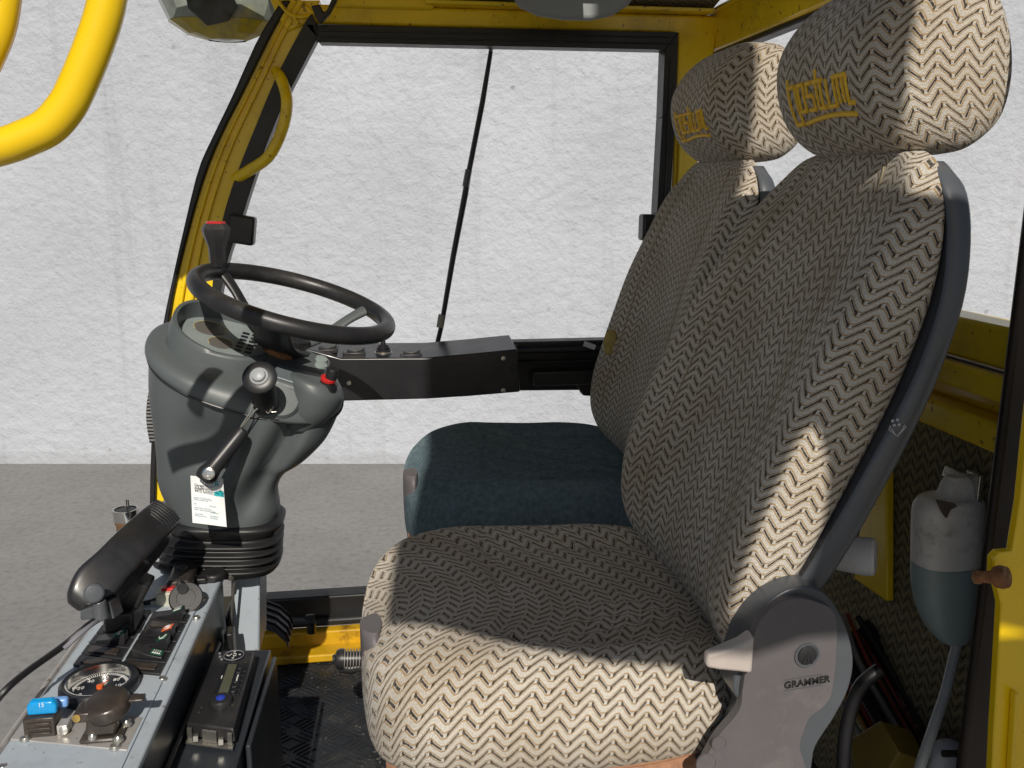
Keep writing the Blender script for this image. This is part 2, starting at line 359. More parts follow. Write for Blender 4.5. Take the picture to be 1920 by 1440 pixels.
# groove ribs running down the pillar face
for k,(f0,f1) in enumerate(((.14,.24),(.40,.47))):
    gl=[(a[0]+(c[0]-a[0])*f0,a[1]+(c[1]-a[1])*f0) for a,c in zip(oR,yR)]
    gr=[(a[0]+(c[0]-a[0])*f1,a[1]+(c[1]-a[1])*f1) for a,c in zip(oR,yR)]
    strip(gl[:9],gr[:9],FY-.010,.012).build('pillar_rib',YEL,pillar,bevel=.003)
strip(oL,oR,FY-.012,.06).build('windscreen_seal',RUBBER,cab,bevel=.004)
ds=strip(iL,iR,FY-.02,.05)
# seal round the door opening: header, rear side
ds.hexa(P2([(572,45),(600,79),(1247,93),(1272,60)],FY-.02),[p+V((0,.05,0)) for p in P2([(572,45),(600,79),(1247,93),(1272,60)],FY-.02)])
rs=[(1272,60),(1268,200),(1256,400),(1245,640)]; rl=[(1247,93),(1242,220),(1232,400),(1222,640)]
for i in range(3):
    q=P2([rl[i],rs[i],rs[i+1],rl[i+1]],FY-.02); ds.hexa(q,[p+V((0,.05,0)) for p in q])
ds.build('door_seal',RUBBER,cab,bevel=.006)
# thin lip lines of the seal
sl=MB()
for off in (10,22):
    sl.tube(P2([(600,45+off+2),(1262,60+off)],FY-.022),.0016,6)
sl.tube(P2([(1258,110),(1250,300),(1243,420)],FY-.022),.0016,6)
sl.build('seal_lip',BLACKP,cab)
# header beam, ledge, headliner
hd_=MB()
hp=P2([(545,-5),(560,35),(572,45),(1272,60),(1330,100),(1330,40),(1320,38),(800,22),(800,0),(800,-8)],FY)
a0=at(530,0,Y=FY); 
hd_.box(((a0.x+.80)/2,FY+.03,(.362+.395)/2+.004),(.80-a0.x,.06,.041))
hd_.box((.02,FY+.012,.418),(.22,.055,.045))
hd_.build('header_beam',YEL,cab,bevel=.006)
lg=MB(); lg.box((.44,FY-.015,.4075),(.66,.05,.008)); lg.build('header_ledge',YEL,cab,bevel=.002)
hl=MB(); hl.add([(.1,FY+.05,.405),(.78,FY+.05,.405),(.78,1.78,.50),(.1,1.78,.50)],[(0,1,2,3)],[[(0,0),(.7,0),(.7,.4),(0,.4)]])
hl.add([(.1,FY+.05,.412),(.78,FY+.05,.412),(.78,1.78,.507),(.1,1.78,.507)],[(3,2,1,0)],[[(0,0),(.7,0),(.7,.4),(0,.4)]])
hl.build('headliner',FABR,cab)
rf=MB(); rf.box((.15,1.95,.53),(1.35,.42,.02)); rf.box((-.15,1.4625,.53),(1.14,.565,.02)); rf.build('roof_panel',YEL,cab,bevel=.01)
# gussets at the upper front corner
gs=MB(); gs.prism(P2([(505,-4),(560,-4),(600,30),(572,45),(540,60),(522,35)],FY-.006),(0,.03,0)); gs.build('corner_gusset',YEL,cab,bevel=.004)
gw=MB(); gw.tube(P2([(520,0),(545,28),(580,30),(600,12)],FY-.012),.004,8,smooth=10); gw.tube(P2([(545,25),(560,45)],FY-.012),.003,8); gw.build('weld_seam',YEL,cab)
# rear corner pillar
rp=MB()
q=P2([(1272,56),(1345,56),(1310,300),(1290,420),(1262,640),(1250,640),(1259,400)],FY+.002); rp.prism(q,(0,.07,0)); rp.build('rear_pillar',YEL,cab,bevel=.004)
fl=MB(); fl.tube(P2([(1280,200),(1274,330),(1262,480)],FY-.004),.006,8); fl.build('pillar_fold',YEL,cab)
# rear wall: upper beam, window seal, sill bars, lining
def PX(pts,X=RX): return [at(x,y,X=X) for x,y in pts]
rb=MB(); y0,y1=.95,FY+.06
rb.box((RX+.03,(y0+y1)/2,.375),(.06,y1-y0,.10)); rb.box((RX-.006,(y0+y1)/2,.412),(.02,y1-y0,.012)); rb.build('rear_header',YEL,cab,bevel=.008)
rsl=MB(); rsl.box((RX+.02,(y0+y1)/2,.3195),(.03,y1-y0,.011)); rsl.build('rear_window_seal',RUBBER,cab,bevel=.003)
sb=MB()
sb.box((RX+.03,(.95+1.9)/2,-.198),(.06,.95,.056)); sb.box((RX+.018,1.425,-.247),(.07,.95,.034)); sb.box((RX+.045,1.425,-.278),(.05,.95,.03)); sb.box((RX+.02,1.425,-.312),(.07,.95,.04))
sb.build('rear_sill',YEL,cab,bevel=.006)
jl=MB(); jl.tube([(RX-.003,.98,-.2275),(RX-.003,1.3,-.2275)],.002,6); jl.build('sill_joint',RUBBER,cab)
ln=MB(); ln.add([(RX+.03,.95,-.33),(RX+.03,2.1,-.33),(RX+.03,2.1,-1.13),(RX+.03,.95,-1.13)],[(0,1,2,3)],[[(0,0),(1.15,0),(1.15,-.72),(0,-.72)]])
ln.add([(RX+.04,.95,-.33),(RX+.04,2.1,-.33),(RX+.04,2.1,-1.13),(RX+.04,.95,-1.13)],[(3,2,1,0)],[[(0,0),(1.15,0),(1.15,-.72),(0,-.72)]])
ln.build('rear_lining',FABR,cab)
rv=MB(); rv.prism(PX([(1640,880),(1662,880),(1662,1128),(1600,1085),(1610,1000)],RX+.012),(.014,0,0)); rv.build('rear_bracket',YEL,cab,bevel=.003)
rv=MB(); rv.prism(PX([(1595,1385),(1650,1350),(1685,1412),(1650,1470),(1600,1470)],.70),(.05,0,-.02)); rv.build('floor_bracket',mat('shaded_grimy_yellow',(.16,.11,.01),.6,dirt=(.05,.035,.01)),cab,bevel=.003)  # yellow bracket: its shade is put into the dark olive base, grime on top
# lower rail, sill, floor
lr=MB(); lr.box((.19,FY-.02,-1.012),(1.1,.05,.075)); lr.tube([(-.33,FY-.05,-1.038),(.7,FY-.05,-1.038)],.012,8); lr.build('lower_seal_rail',RUBBER,cab,bevel=.01)
ys=MB(); ys.box((.19,FY-.065,-1.075),(1.1,.03,.05)); ys.box((.19,FY-.10,-1.095),(1.1,.06,.02)); ys.build('sill_plate',RUSTY,cab,bevel=.004)
fl=MB(); fl.box((.20,1.44,-1.12),(1.32,1.3,.02)); 
for i in range(18):
    for j in range(26):
        x=-.40+i*.052; y=.98+j*.044
        if x>.32: continue
        for k in range(4):
            a=R(40) if (i+j)%2 else R(-40); d=V((math.cos(a),math.sin(a),0)); nrm=V((-d.y,d.x,0))
            c=V((x,y,-1.1098))+nrm*(k-1.5)*.0115
            ps=[c-d*.021-nrm*.0017,c+d*.021-nrm*.0017,c+d*.021+nrm*.0017,c-d*.021+nrm*.0017]
            tp=[c-d*.017-nrm*.0005+V((0,0,.002)),c+d*.017-nrm*.0005+V((0,0,.002)),c+d*.017+nrm*.0005+V((0,0,.002)),c-d*.017+nrm*.0005+V((0,0,.002))]
            fl.hexa(ps,tp)
FLOORM=mat('tread_plate',(.020,.022,.025),.45,metal=0,var=.35,scale=9,dirt=(.09,.085,.075),dirt_amt=.6,dscale=11,specks=(.16,.15,.13),sth=.68)
fl.build('tread_plate_floor',FLOORM,cab)
# grab handle on the pillar
gh=MB(); gh.tube([at(518,135,Y=FY-.005),at(528,150,Y=FY-.04),at(538,190,Y=FY-.06),at(530,240,Y=FY-.06),at(505,292,Y=FY-.055),at(470,318,Y=FY-.04),at(442,335,Y=FY-.005)],.0125,12,smooth=26); gh.build('grab_handle',YEL,cab)
# latch blocks on the seals
for nm,pts in (('door_latch',[(428,400),(478,408),(474,462),(424,454)]),('door_latch',[(1207,402),(1232,402),(1230,452),(1205,452)])):
    lb=MB(); lb.prism(P2(pts,FY-.05),(0,.045,0)); lb.build('door_latch',BLACKP,cab,bevel=.006)
lb=MB(); lb.box(at(1238,428,Y=FY-.03),(.018,.02,.055)); lb.build('latch_plate',CHROME,cab,bevel=.002)
# black door rail behind the seats
dr=MB(); dr.prism([(.30,FY-.01,-.357),(.60,FY-.01,-.357),(.60,FY-.01,-.485),(.30,FY-.01,-.478)],(0,.05,0)); dr.box((.45,FY-.025,-.375),(.32,.02,.012)); dr.box((.45,FY-.025,-.405),(.32,.014,.008))
dr.box((.43,FY-.035,-.44),(.16,.05,.035)); dr.prism([(.46,FY-.03,-.46),(.56,FY-.03,-.46),(.58,FY-.03,-.52),(.52,FY-.03,-.495),(.48,FY-.03,-.492)],(0,.03,0)); dr.build('door_rail',RUBBER,cab,bevel=.004)
pp=MB(); pp.box((.492,FY-.036,-.365),(.03,.003,.012),Matrix.Rotation(R(20),3,'Y')); pp.build('rail_sticker',WHITEP,cab)
# near post at the right and door edge
po=MB(); po.prism([(.735,.93,.6),(.83,.93,.6),(.83,.945,.6),(.735,.945,.6)],(0,0,-1.7)); po.build('near_post',PILLB,cab,bevel=.006)

# near door edge, plus an unseen panel and arm added to cast shadows
door=thing('cab_door',(.76,.8,-.9),'yellow steel cab door edge standing open beside the dark post','door')
de=MB()
ed=[(1940,700),(1925,830),(1914,940),(1899,1034),(1874,1036),(1863,1048),(1862,1080),(1872,1108),(1878,1135),(1872,1240),(1864,1370),(1858,1500)]
pl=[at(x,y,Y=.80) for x,y in ed]; xr=.80
de.prism(pl+[V((xr,.80,pl[-1].z)),V((xr,.80,pl[0].z))],(0,.012,0)); de.build('edge_panel',YELB,door,bevel=.002)
de=MB(); de.prism([at(x,y,Y=.79) for x,y in [(1905,1300),(1912,1300),(1900,1500),(1893,1500)]],(0,.01,0)); de.build('edge_fold',YELB,door,bevel=.003)
dl=MB(); LY=-.4; DYL=.9-LY  # panel added behind the camera, outline cut to shape shadows on the seats
def lf(s_,t_): return V((s_-DYL*math.tan(SUN_H),LY,t_+DYL*math.tan(SUN_E)))
for o4 in ([(-.022,-.385),(.04,-.405),(.12,-.442),(.25,-.495),(.400,-.520),(.400,.95),(.04,.95),(.033,.16),(.015,.02),(-.012,-.15)],
    [(.400,-.435),(.419,-.368),(.442,-.302),(.468,-.238),(.478,-.223),(.478,-.15),(.400,-.15)],
    [(.478,-.223),(.489,-.225),(.500,-.260),(.506,-.305),(.505,-.373),(.488,-.440),(.415,-.475),(.400,-.480),(.400,-.520),(.47,-.500),(.60,-.50),(.60,-.15),(.478,-.15)],
    [(.60,-.50),(.80,-.56),(.80,-.12),(.735,-.05),(.775,.0),(.70,.02),(.60,.05)],
    [(.635,-.555),(.635,-.95),(.84,-.95),(.84,-.555)],
    [(.40,-.15),(.60,-.15),(.60,.05),(.605,.15),(.600,.25),(.612,.35),(.60,.45),(.615,.55),(.645,.65),(.652,.85),(.65,.95),(.40,.95)],
    [(.40,.95),(.86,.95),(.86,1.4),(.40,1.4)]):
    dl.prism([lf(*q) for q in o4],(0,-.03,0))
dl.build('shadow_panel',YEL,door)
dl=MB(); dl.tube([V((.785,.812,-.5)),V((.9,.78,-.48)),V((1.2,.2,-.3)),V((1.1,-.3,-.2)),lf(.84,-.9)],.02,10,smooth=20); dl.build('shadow_panel_arm',BLKPAINT,door)  # added arm out of view, only carries the shadow-casting panel
pin=MB(); a=at(1885,1082,Y=.775); bq=at(1828,1082,Y=.80); ax=(bq-a)
pin.lathe(a,ax,[(.004,-.004),(.011,-.002),(.0125,.004),(.011,.010),(.007,.013),(.006,ax.length-.006),(.0075,ax.length-.005),(.0075,ax.length),(.002,ax.length+.001)],16); pin.build('catch_pin',RUST,door)

# ------------------------------------------------------------------ objects hung on the outside and overhead
hr=thing('hand_rail',(-.4,.85,.04),'thick bright yellow bent tube hand rail hanging by the open doorway','hand rail')
tb=MB(); tb.tube([at(x,y,Y=.85) for x,y in ((214,-120),(201,0),(176,85),(143,165),(122,203),(90,238),(50,258),(0,276),(-120,305))],.0158,20,smooth=44); tb.build('bent_tube',YELB,hr)
tb=MB(); tb.tube([at(-30,120,Y=.84),at(0,45,Y=.84),at(15,-60,Y=.84)],.013,14,smooth=10); tb.build('brace_tube',YELB,hr)

mi=MB(); mc=at(412,2,Y=2.35)
mrings=[]
for (dz,rx,ry,ox) in ((.11,.15,.06,0),(.05,.155,.07,0),(0,.145,.07,.0),(-.045,.125,.06,.0),(-.075,.085,.045,.005),(-.088,.045,.03,.012),(-.0915,.012,.01,.012)):
    mrings.append([V((mc.x+ox+rx*math.cos(a)*(1+.05*math.sin(5*a)),mc.y+ry*math.sin(a),mc.z+dz)) for a in [2*math.pi*k/11 for k in range(11)]])
mi.loft(mrings,fine=False)
mo=thing('wrapped_mirror',(mc.x,mc.y,mc.z-.09),'outside mirror wrapped in crinkled plastic and yellow tape','mirror')
mi.build('plastic_wrap',PTAPE,mo,sharp=12)
mi=MB(); mi.loft([[mc+(p-mc)*1.012+V((0,0,-.001)) for p in q] for q in mrings[3:6]],fine=False,caps=False); mi.build('yellow_tape',mat('yellow_film',(.42,.33,.02),.25,var=.3,scale=14,coat=.4,dirt=(.16,.17,.13),dirt_amt=.9,dscale=9),mo,sharp=12)
mi=MB(); mi.prism([at(x,y,Y=2.275) for x,y in ((345,-20),(430,-20),(445,10),(430,38),(388,48),(352,15))],(0,.01,0)); mi.build('mirror_glass',mat('mirror_pane',(.05,.06,.07),.12,var=.5,scale=30),mo,bevel=.003)
mi=MB(); mi.tube([mc+V((.12,0,.02)),V((-.21,2.13,.42))],.012,8); mi.build('mirror_arm',BLACKP,mo)

vi=MB(); vs_=[]
for k,(hz,th) in enumerate(((0,.004),(.02,.012),(.05,.012),(.075,.008))):
    pass
vpts=[(955,-40),(962,-8),(975,12),(1010,28),(1060,36),(1110,37),(1150,28),(1180,8),(1195,-12),(1205,-40)]
vi.prism([at(x,y,Y=1.92) for x,y in vpts],(0,.022,0)); 
visor=vi.build('sun_visor',VISOR,None,bevel=.009,seg=4,root=(.4,1.92,.35)); tag(visor,'soft grey vinyl sun visor flap hanging below the roof lining','sun visor')
hk=MB(); hk.prism([at(x,y,Y=2.03) for x,y in ((583,10),(600,8),(606,22),(612,20),(625,-10),(640,-20),(632,0),(618,26),(602,42),(596,38),(590,28))],(0,.02,0))
hko=hk.build('coat_hook',BLACKP,None,bevel=.003,root=(-.11,2.03,.36)); tag(hko,'small black plastic hook clip under the front end of the roof beam','hook')

wp=thing('wiper_blade',(.12,2.16,-.345),'long thin black rod with pale clip leaning outside the side window','wiper')
wb=MB(); Q=[at(x,y,Y=2.16) for x,y in ((921,92),(905,190),(880,318),(872,365),(850,480),(828,610),(820,644))]
wb.tube(Q,[.005,.0065,.0065,.0075,.007,.006,.006],8); wb.build('rod',BLACKP,wp)
wb=MB(); wb.tube([at(923,84,Y=2.158),at(920,96,Y=2.158)],.0055,8); wb.build('tip',CHROME,wp); wb=MB(); wb.tube([at(828,590,Y=2.157),at(824,614,Y=2.157)],.0078,8); wb.build('clip',mat('aged_tape',(.35,.33,.27),.6),wp)
wb=MB(); wb.tube([at(879,318,Y=2.155),at(873,350,Y=2.155)],.0083,8); wb.build('joint',SHELL,wp)

# ------------------------------------------------------------------ seats
LOGO=[[(0,-.3),(0,1.5)],[(0,0),(.12,0)],[(.13,0),(.13,1.5)],[(0,1.5),(.13,1.5)],
 [(.18,0),(.18,1)],[(.18,0),(.27,0)],[(.27,0),(.27,1)],[(.18,1),(.27,1)],
 [(.33,0),(.43,0)],[(.33,0),(.33,.45)],[(.33,.47),(.43,.47)],[(.43,.47),(.43,1)],[(.33,1),(.43,1)],
 [(.50,-.42),(.50,1)],[(.46,0),(.61,0)],[(.57,0),(.57,1)],[(.52,1),(.62,1)],
 [(.67,0),(.67,1)],[(.67,1),(.79,1)],[(.79,0),(.79,1)],
 [(.79,0),(.98,0)],[(.85,0),(.85,.95)],[(.92,0),(.92,.95)],[(.98,0),(.98,1)],[(.98,1),(1.06,1)],
 [(.19,1.5),(.4,1.38),(.6,1.33),(.8,1.34),(1.03,1.42)]]
XF=[(-.62,.43),(-.53,.455),(-.458,.488),(-.399,.519),(-.333,.551),(-.269,.582),(-.20,.614),(-.12,.640),(-.041,.650),(.023,.652),(.06,.650)]
XO=[(-.62,.46),(-.53,.485),(-.469,.513),(-.403,.544),(-.338,.575),(-.267,.607),(-.223,.625),(-.161,.647),(-.119,.658),(-.047,.667),(.012,.669),(.05,.668)]
def interp(T,z):
    if z<=T[0][0]: return T[0][1]
    for (a,x),(b_,y) in zip(T,T[1:]):
        if z<=b_: return x+(y-x)*(z-a)/(b_-a)
    return T[-1][1]
def back_ring(cy,z,xc,w,hw,dz,dx):
    # each ring is cut square to the lean of the back, so the cloth pattern runs true round the sides
    wn=w*.62; c=[]; zl=z-dz
    kf=.48*min(1,max(.1,(.06-zl)/.12))*min(1,max(.1,(zl+.62)/.12))
    xb=xc+.1
    for _ in range(6): xb=interp(XF,zl-kf*(xb-xc))
    xb=max(xb,xc+.012)
    def p(x,u): c.append(V((x+dx,cy+u*hw,z-kf*(x-xc))))
    p(xb,0);p(xb,.72);p(xb-.006,.97);p((xb+xc-w)/2+.012,1.025);p(xc-w+.010,.985);p(xc-w-.001,.88);p(xc-w*.62,.66);p(xc-w*.08,.38)
    p(xc,0)
    p(xc-wn*.08,-.38);p(xc-wn*.62,-.66);p(xc-wn-.001,-.88);p(xc-wn+.010,-.985);p((xb+xc-wn)/2+.012,-1.025);p(xb-.006,-.97);p(xb,-.72)
    return c
def seat(name,cy,dx,dz,label,cush_mat,blue):
    t=thing(name,(.2+dx,cy,-1.11),label,'driver seat','suspension seats side by side in the cab')
    rows=[(-.60,.455,.01,.13,.485),(-.575,.430,.015,.19,.50),(-.52,.418,.034,.216,.505),(-.45,.429,.043,.225,.530),(-.38,.452,.046,.227,.560),(-.30,.482,.044,.226,.590),
          (-.20,.518,.033,.221,.624),(-.10,.562,.020,.213,.649),(-.03,.594,.013,.205,.665),(.02,.618,.004,.18,.674),(.047,.629,0,.14,.672),(.058,.638,0,.07,.668)]
    mb=MB(); mb.loft([back_ring(cy,z+dz,xc,w_*(.75 if blue else 1),hw*(.97 if blue else 1),dz,dx+(.034*min(1,max(0,(-.05-z)/.3)) if blue else 0)) for z,xc,w_,hw,xb in rows],n=112,m=90,k0=.5)
    Gb=mb.grid; bk_=mb.build('backrest',FAB,t,sharp=80)
    for f in (.385,.615):
        sm=MB(); pts=[]
        for i in range(10,78,3):
            q=Gb[i]; n_=len(q); k=int(f*n_); p=q[k]; nn=(q[(k+1)%n_]-q[k-1]).cross(Gb[i+1][k]-Gb[i-1][k]).normalized()
            if nn.x>0: nn=-nn
            pts.append(p+nn*.0002)
        sm.tube(pts,.0012,6); sm.build('seam',SEAM,bk_)
    # plastic shell hugging the back
    sh=MB(); rr=[]
    for z,hw in ((-.535,.20),(-.48,.232),(-.41,.243),(-.34,.245),(-.27,.245),(-.20,.241),(-.12,.233),(-.05,.22),(.0,.20),(.025,.178),(.036,.16)):
        xi=interp(XF,z)-.002; th=(interp(XO,z)-xi)+.008
        if z>.02: th*=.7
        rr.append([V((xi+dx+x+(.034*min(1,max(0,(-.05-z)/.3)) if blue else 0),cy+u*hw,z+dz)) for x,u in ((th*.9,0),(th,.6),(th*.95,.92),(th*.45,1.0),(-.008,.985),(-.004,.9),(.0,.5),(.004,0),(.0,-.5),(-.004,-.9),(-.008,-.985),(th*.45,-1.0),(th*.95,-.92),(th,-.6))])
    sh.loft(rr,n=84,m=40); shell=sh.build('back_shell',SHELL,t,sharp=60)
    # headrest
    hrw=[(.046,.64,.70,.085),(.054,.613,.722,.120),(.085,.580,.752,.138),(.13,.560,.762,.142),(.18,.558,.755,.141),(.225,.582,.735,.134),(.255,.615,.71,.112),(.267,.645,.69,.06)]
    hm=MB(); rr=[]
    for z,xa,xb_,hw in hrw:
        l=xb_-xa
        rr.append([V((x+dx,cy-.02+u*hw,z+dz)) for x,u in ((xb_,0),(xb_-.004,.65),(xb_-.12*l,.93),(xa+.5*l,1.0),(xa+.12*l,.93),(xa+.01*l,.70),(xa,0),(xa+.01*l,-.70),(xa+.12*l,-.93),(xa+.5*l,-1.0),(xb_-.12*l,-.93),(xb_-.004,-.65))])
    hm.loft(rr,n=96,m=60,k0=.5); G=hm.grid
    head=hm.build('headrest',FAB,t,sharp=80)
    # embroidered word on the headrest front
    def surf(u,v):          # u 0..1 along ring front, v row fraction
        n=len(G[0]); m=len(G); x=u*n; y=v*(m-1); i=min(int(y),m-2); k=int(x)%n; fx=x-int(x); fy=y-i
        a=G[i][k].lerp(G[i][(k+1)%n],fx); b_=G[i+1][k].lerp(G[i+1][(k+1)%n],fx); p=a.lerp(b_,fy)
        nn=(G[i][(k+1)%n]-G[i][k]).cross(G[i+1][k]-G[i][k]).normalized()
        c=V((.65+dx,cy,.15+dz))
        if nn.dot(p-c)<0: nn=-nn
        return p+nn*.0012
    lm=MB(); 
    for st in LOGO:
        pts=[]
        for a,b_ in zip(st[:-1],st[1:]):
            for q in range(6): pts.append((a[0]+(b_[0]-a[0])*q/6,a[1]+(b_[1]-a[1])*q/6))
        pts.append(st[-1])
        pts=[surf(.448+ x*.122, .455-y*.098) for x,y in pts]
        vert=abs(st[0][0]-st[-1][0])<.02
        lm.tube(pts,(.0016 if vert else .0027)*1.25,6)
    lm.build('embroidered_word',GOLD,head)
    # headrest posts
    for s in (-1,1):
        hp_=MB(); hp_.tube([(.665+dx,cy-.02+s*.06,.02+dz),(.665+dx,cy-.02+s*.06,.07+dz)],.008,10); hp_.build('headrest_post',BLACKP,t)
    # cushion
    cm=MB(); rr=[]
    def ring(x,s=1.0,lift=0,cz=-.625,nb=0.0,hw=.232,dip=.0):
        pts=[(0,-.695),(.55,-.69),(.90,-.672),(1.03,-.625),(.99,-.57),(.86,-.543),(.60,-.552-dip*.6),(0,-.566-dip),(-.46,-.567-dip*.8),(-.69,-.567+nb),(-.86,-.589+nb),(-.985,-.637),(-.92,-.690),(-.55,-.70)]
        return [V((x+dx+(.026 if blue else 0),cy+u*hw*s,cz+((z+lift)-cz)*s+dz)) for u,z in pts]
    for x,s,lift,hw,dip,nb in ((-.046,.28,-.022,.10,0,0),(-.044,.52,-.020,.135,0,0),(-.034,.80,-.016,.168,0,0),(-.012,.94,-.008,.196,-.004,0),(.03,1,.002,.220,-.010,0),(.10,1,.008,.238,-.006,.004),(.17,1,.004,.243,.004,.006),(.25,1,0,.243,.012,.006),(.33,1,0,.237,.016,.004),(.40,.98,-.003,.222,.016,.0),(.45,.90,-.01,.20,.010,0),(.475,.6,-.02,.18,0,0)):
        if blue and x<.06: lift-=.022*(1-(x+.046)/.106)
        rr.append(ring(x,s,lift,hw=hw,dip=dip,nb=nb))
    cm.loft(rr,n=128,m=110,k0=.5)
    # creases and seams pressed into the cushion top
    for i in range(len(cm.v)):
        p=cm.v[i]
        if p.z<-.60+dz: continue
        x=p.x-dx; y=p.y-cy
        def gro(d,w_,h): return h*math.exp(-(d/w_)**2)
        off=0
        fx=.155-.30*abs(y)**1.5 if y>-.1 else .155+(-.1-y)*.9-.01       # cross seam between thigh roll and pan
        if -.15<y<.19: off-=gro(x-fx-.05*y,.006,.006)
        if x>.08: off-=gro(y+.118+.10*(x-.2),.007,.004)*min(1,(x-.08)/.1)
        if x>.10: off-=gro(y-.15-.02*(x-.2),.006,.005)
        if x>.2:
            for k,(yy,sl,h) in enumerate(((-.05,.25,.006),(-.085,.35,.007),(-.015,.12,.005))):
                off+=gro(y-yy-sl*(x-.33),.010,h)*min(1,(x-.2)/.06)
        if blue and x>.12:
            for k,(yy,sl,h) in enumerate(((-.02,-.35,.010),(.05,-.5,.009),(-.1,-.15,.010),(.10,-.55,.008))):
                off-=gro(y-yy-sl*(x-.3),.006,h)*min(1,(x-.12)/.08)
        p.z+=off
    cu=cm.build('cushion',cush_mat,t,sharp=80)
    ft=MB()     # worn foam edge and pan below the cloth
    ft.loft([[V((x+dx,cy+u*hw,z+dz)) for u,z in ((0,zz-.02),(.95,zz-.02),(1,zz),(.95,zz+.012),(0,zz+.012),(-.95,zz+.012),(-1,zz),(-.95,zz-.02))] for x,hw,zz in ((-.015,.16,-.69),(.03,.205,-.692),(.12,.222,-.695),(.3,.222,-.692),(.42,.20,-.69))],n=48,m=20)
    ft.build('foam_edge',FOAM,t)
    pn=MB(); pn.box((.2+dx,cy,-.735+dz),(.36,.40,.05)); pn.box((.2+dx,cy,-.80+dz),(.28,.30,.08)); pn.build('seat_pan',BLACKP,t,bevel=.012)
    bs=MB(); bs.lathe((.2+dx,cy,-1.11),(0,0,1),[(.19,0),(.19,.02),(.15,.04),(.13,.12),(.15,.2),(.13,.24),(.14,.275)],24); bs.build('suspension_base',RUBBER,t)
    # front tilt grip piece
    gp=MB(); gp.loft([[V((-.036+ox+dx+(.026 if blue else 0),cy-.035+u,z+dz)) for ox,u in ((0.012,-hh),(-.006,-hh*.6),(-.010,0),(-.006,hh*.6),(.012,hh),(.02,0))] for z,ox0,hh in ((-.668,0,.030),(-.655,0,.042),(-.62,0,.045),(-.585,0,.040),(-.572,0,.028))],n=36,m=24)
    gp.build('front_grip',COVER,t)
    return t,head,shell
near,nh,nshell=seat('driver_seat',1.15,0,0,'near cloth seat in zigzag cream and brown fabric, nearest to the open doorway',FABC,False)
far,fh,fshell=seat('driver_seat',1.77,.048,.012,'far seat with zigzag backrest and plain worn blue cushion, behind the other seat',BLUEFAB,True)

# side cover and recliner of the near seat
def cover(root,cy,dx,dz):
    yy=cy-.262
    c=V((.497+dx,yy,-.535+dz))
    def P(px,py,Y=.888): return at(px,py,Y=Y)+V((dx,yy-.888,dz))
    out_=[(1345,1440),(1400,1350),(1375,1290),(1400,1200),(1420,1155),(1455,1118),(1500,1100),(1545,1112),(1580,1160),(1600,1230),(1592,1290),(1565,1345),(1530,1400),(1500,1470),(1340,1470)]
    mb=MB(); mb.prism(cr_closed([P(*q) for q in out_],90),(0,.05,0)); back=mb.build('side_cover_base',SHELL,root,bevel=.010,seg=3)
    face=[(1310,1450),(1345,1385),(1385,1335),(1393,1290),(1405,1220),(1425,1165),(1462,1130),(1500,1122),(1540,1132),(1565,1150),(1570,1200),(1562,1290),(1548,1322),(1520,1345),(1508,1370),(1500,1400),(1498,1465),(1310,1465)]
    mb=MB(); mb.prism(cr_closed([P(x,y,.878) for x,y in face],110),(0,.014,0)); f=mb.build('side_cover',COVER,root,bevel=.006,seg=3)
    # pivot cap
    pc=P(1513,1228,.8775); mb=MB(); mb.lathe(pc,(0,-1,0),[(.0155,-.002),(.0155,.0016),(.0135,.0016),(.0125,.0002),(.003,.0002)],28); mb.build('pivot_ring',SHELL,f)
    mb=MB(); mb.lathe(pc,(0,-1,0),[(.0115,-.002),(.0115,.002),(.009,.003),(.001,.0032)],24)
    for k in (-1,0,1): mb.box(pc+V((k*.0042,-.0032,-.002-.002*abs(k))),(.0016,.0015,.011),Matrix.Rotation(R(-18*k),3,'Y'))
    mb.build('pivot_cap',BLACKP,f)
    for q,r_ in (((1349,1394),.0095),((1325,1432),.013)):
        mb=MB(); mb.lathe(P(*q,.8775),(0,-1,0),[(r_,-.002),(r_,.0007),(r_*.86,.0007),(r_*.84,-.0002),(.001,-.0002)],24); mb.build('plug_disc',COVER,f)
    # maker's word in relief between two rules
    p0=P(1470,1291,.8775); M=frame(p0,(1,0,.075),(0,0,1))
    text('relief_word','GRAMMER',.0122,M,BLACKP,f,depth=.0010,bold=.0002)
    mb=MB()
    for dy in (-.0032,.0108): mb.hexa(*[[M@V((x,y+dy,z)) for x,y in ((0,0),(.048,0),(.048,.0007),(0,.0007))] for z in (0,.0006)])
    mb.build('relief_rule',SHELL,f)
    # recline lever
    lv=MB(); sec=[]
    for (x,y,h,wd) in ((1322,1233,.010,.012),(1345,1230,.0145,.014),(1385,1222,.022,.016),(1408,1214,.029,.018)):
        pc2=P(x,y,.872)
        sec.append([pc2+V((0,-wd*.5,-h)),pc2+V((0,wd*.6,-h*.9)),pc2+V((0,wd*.6,h*.7)),pc2+V((0,-wd*.5,h*.6))])
    lv.loft(sec,fine=False); lv.build('recline_lever',BEIGE,root,bevel=.004,seg=3)
cover(near,1.15,0,0)
# pale marks on the near seat shell: lumbar symbol and scratches
lm=MB()
def SP(x,y): return at(x,y,Y=.9)
sy=[]
for st in ([(1667,806),(1668,798),(1680,817),(1690,808),(1696,797)],[(1667,806),(1683,818),(1699,800),(1696,797)]): sy.append([at(x,y,Y=.9035) for x,y in st])
for s_ in sy: lm.tube(s_,.0007,5)
for q in ((1673,789),(1682,787),(1676,797),(1685,796)): lm.lathe(at(*q,Y=.9035),(0,-1,0),[(.0018,0),(.0018,.001),(.0005,.0012)],8)
lm.build('lumbar_mark',mat('pale_mark',(.45,.44,.46),.6),nshell)
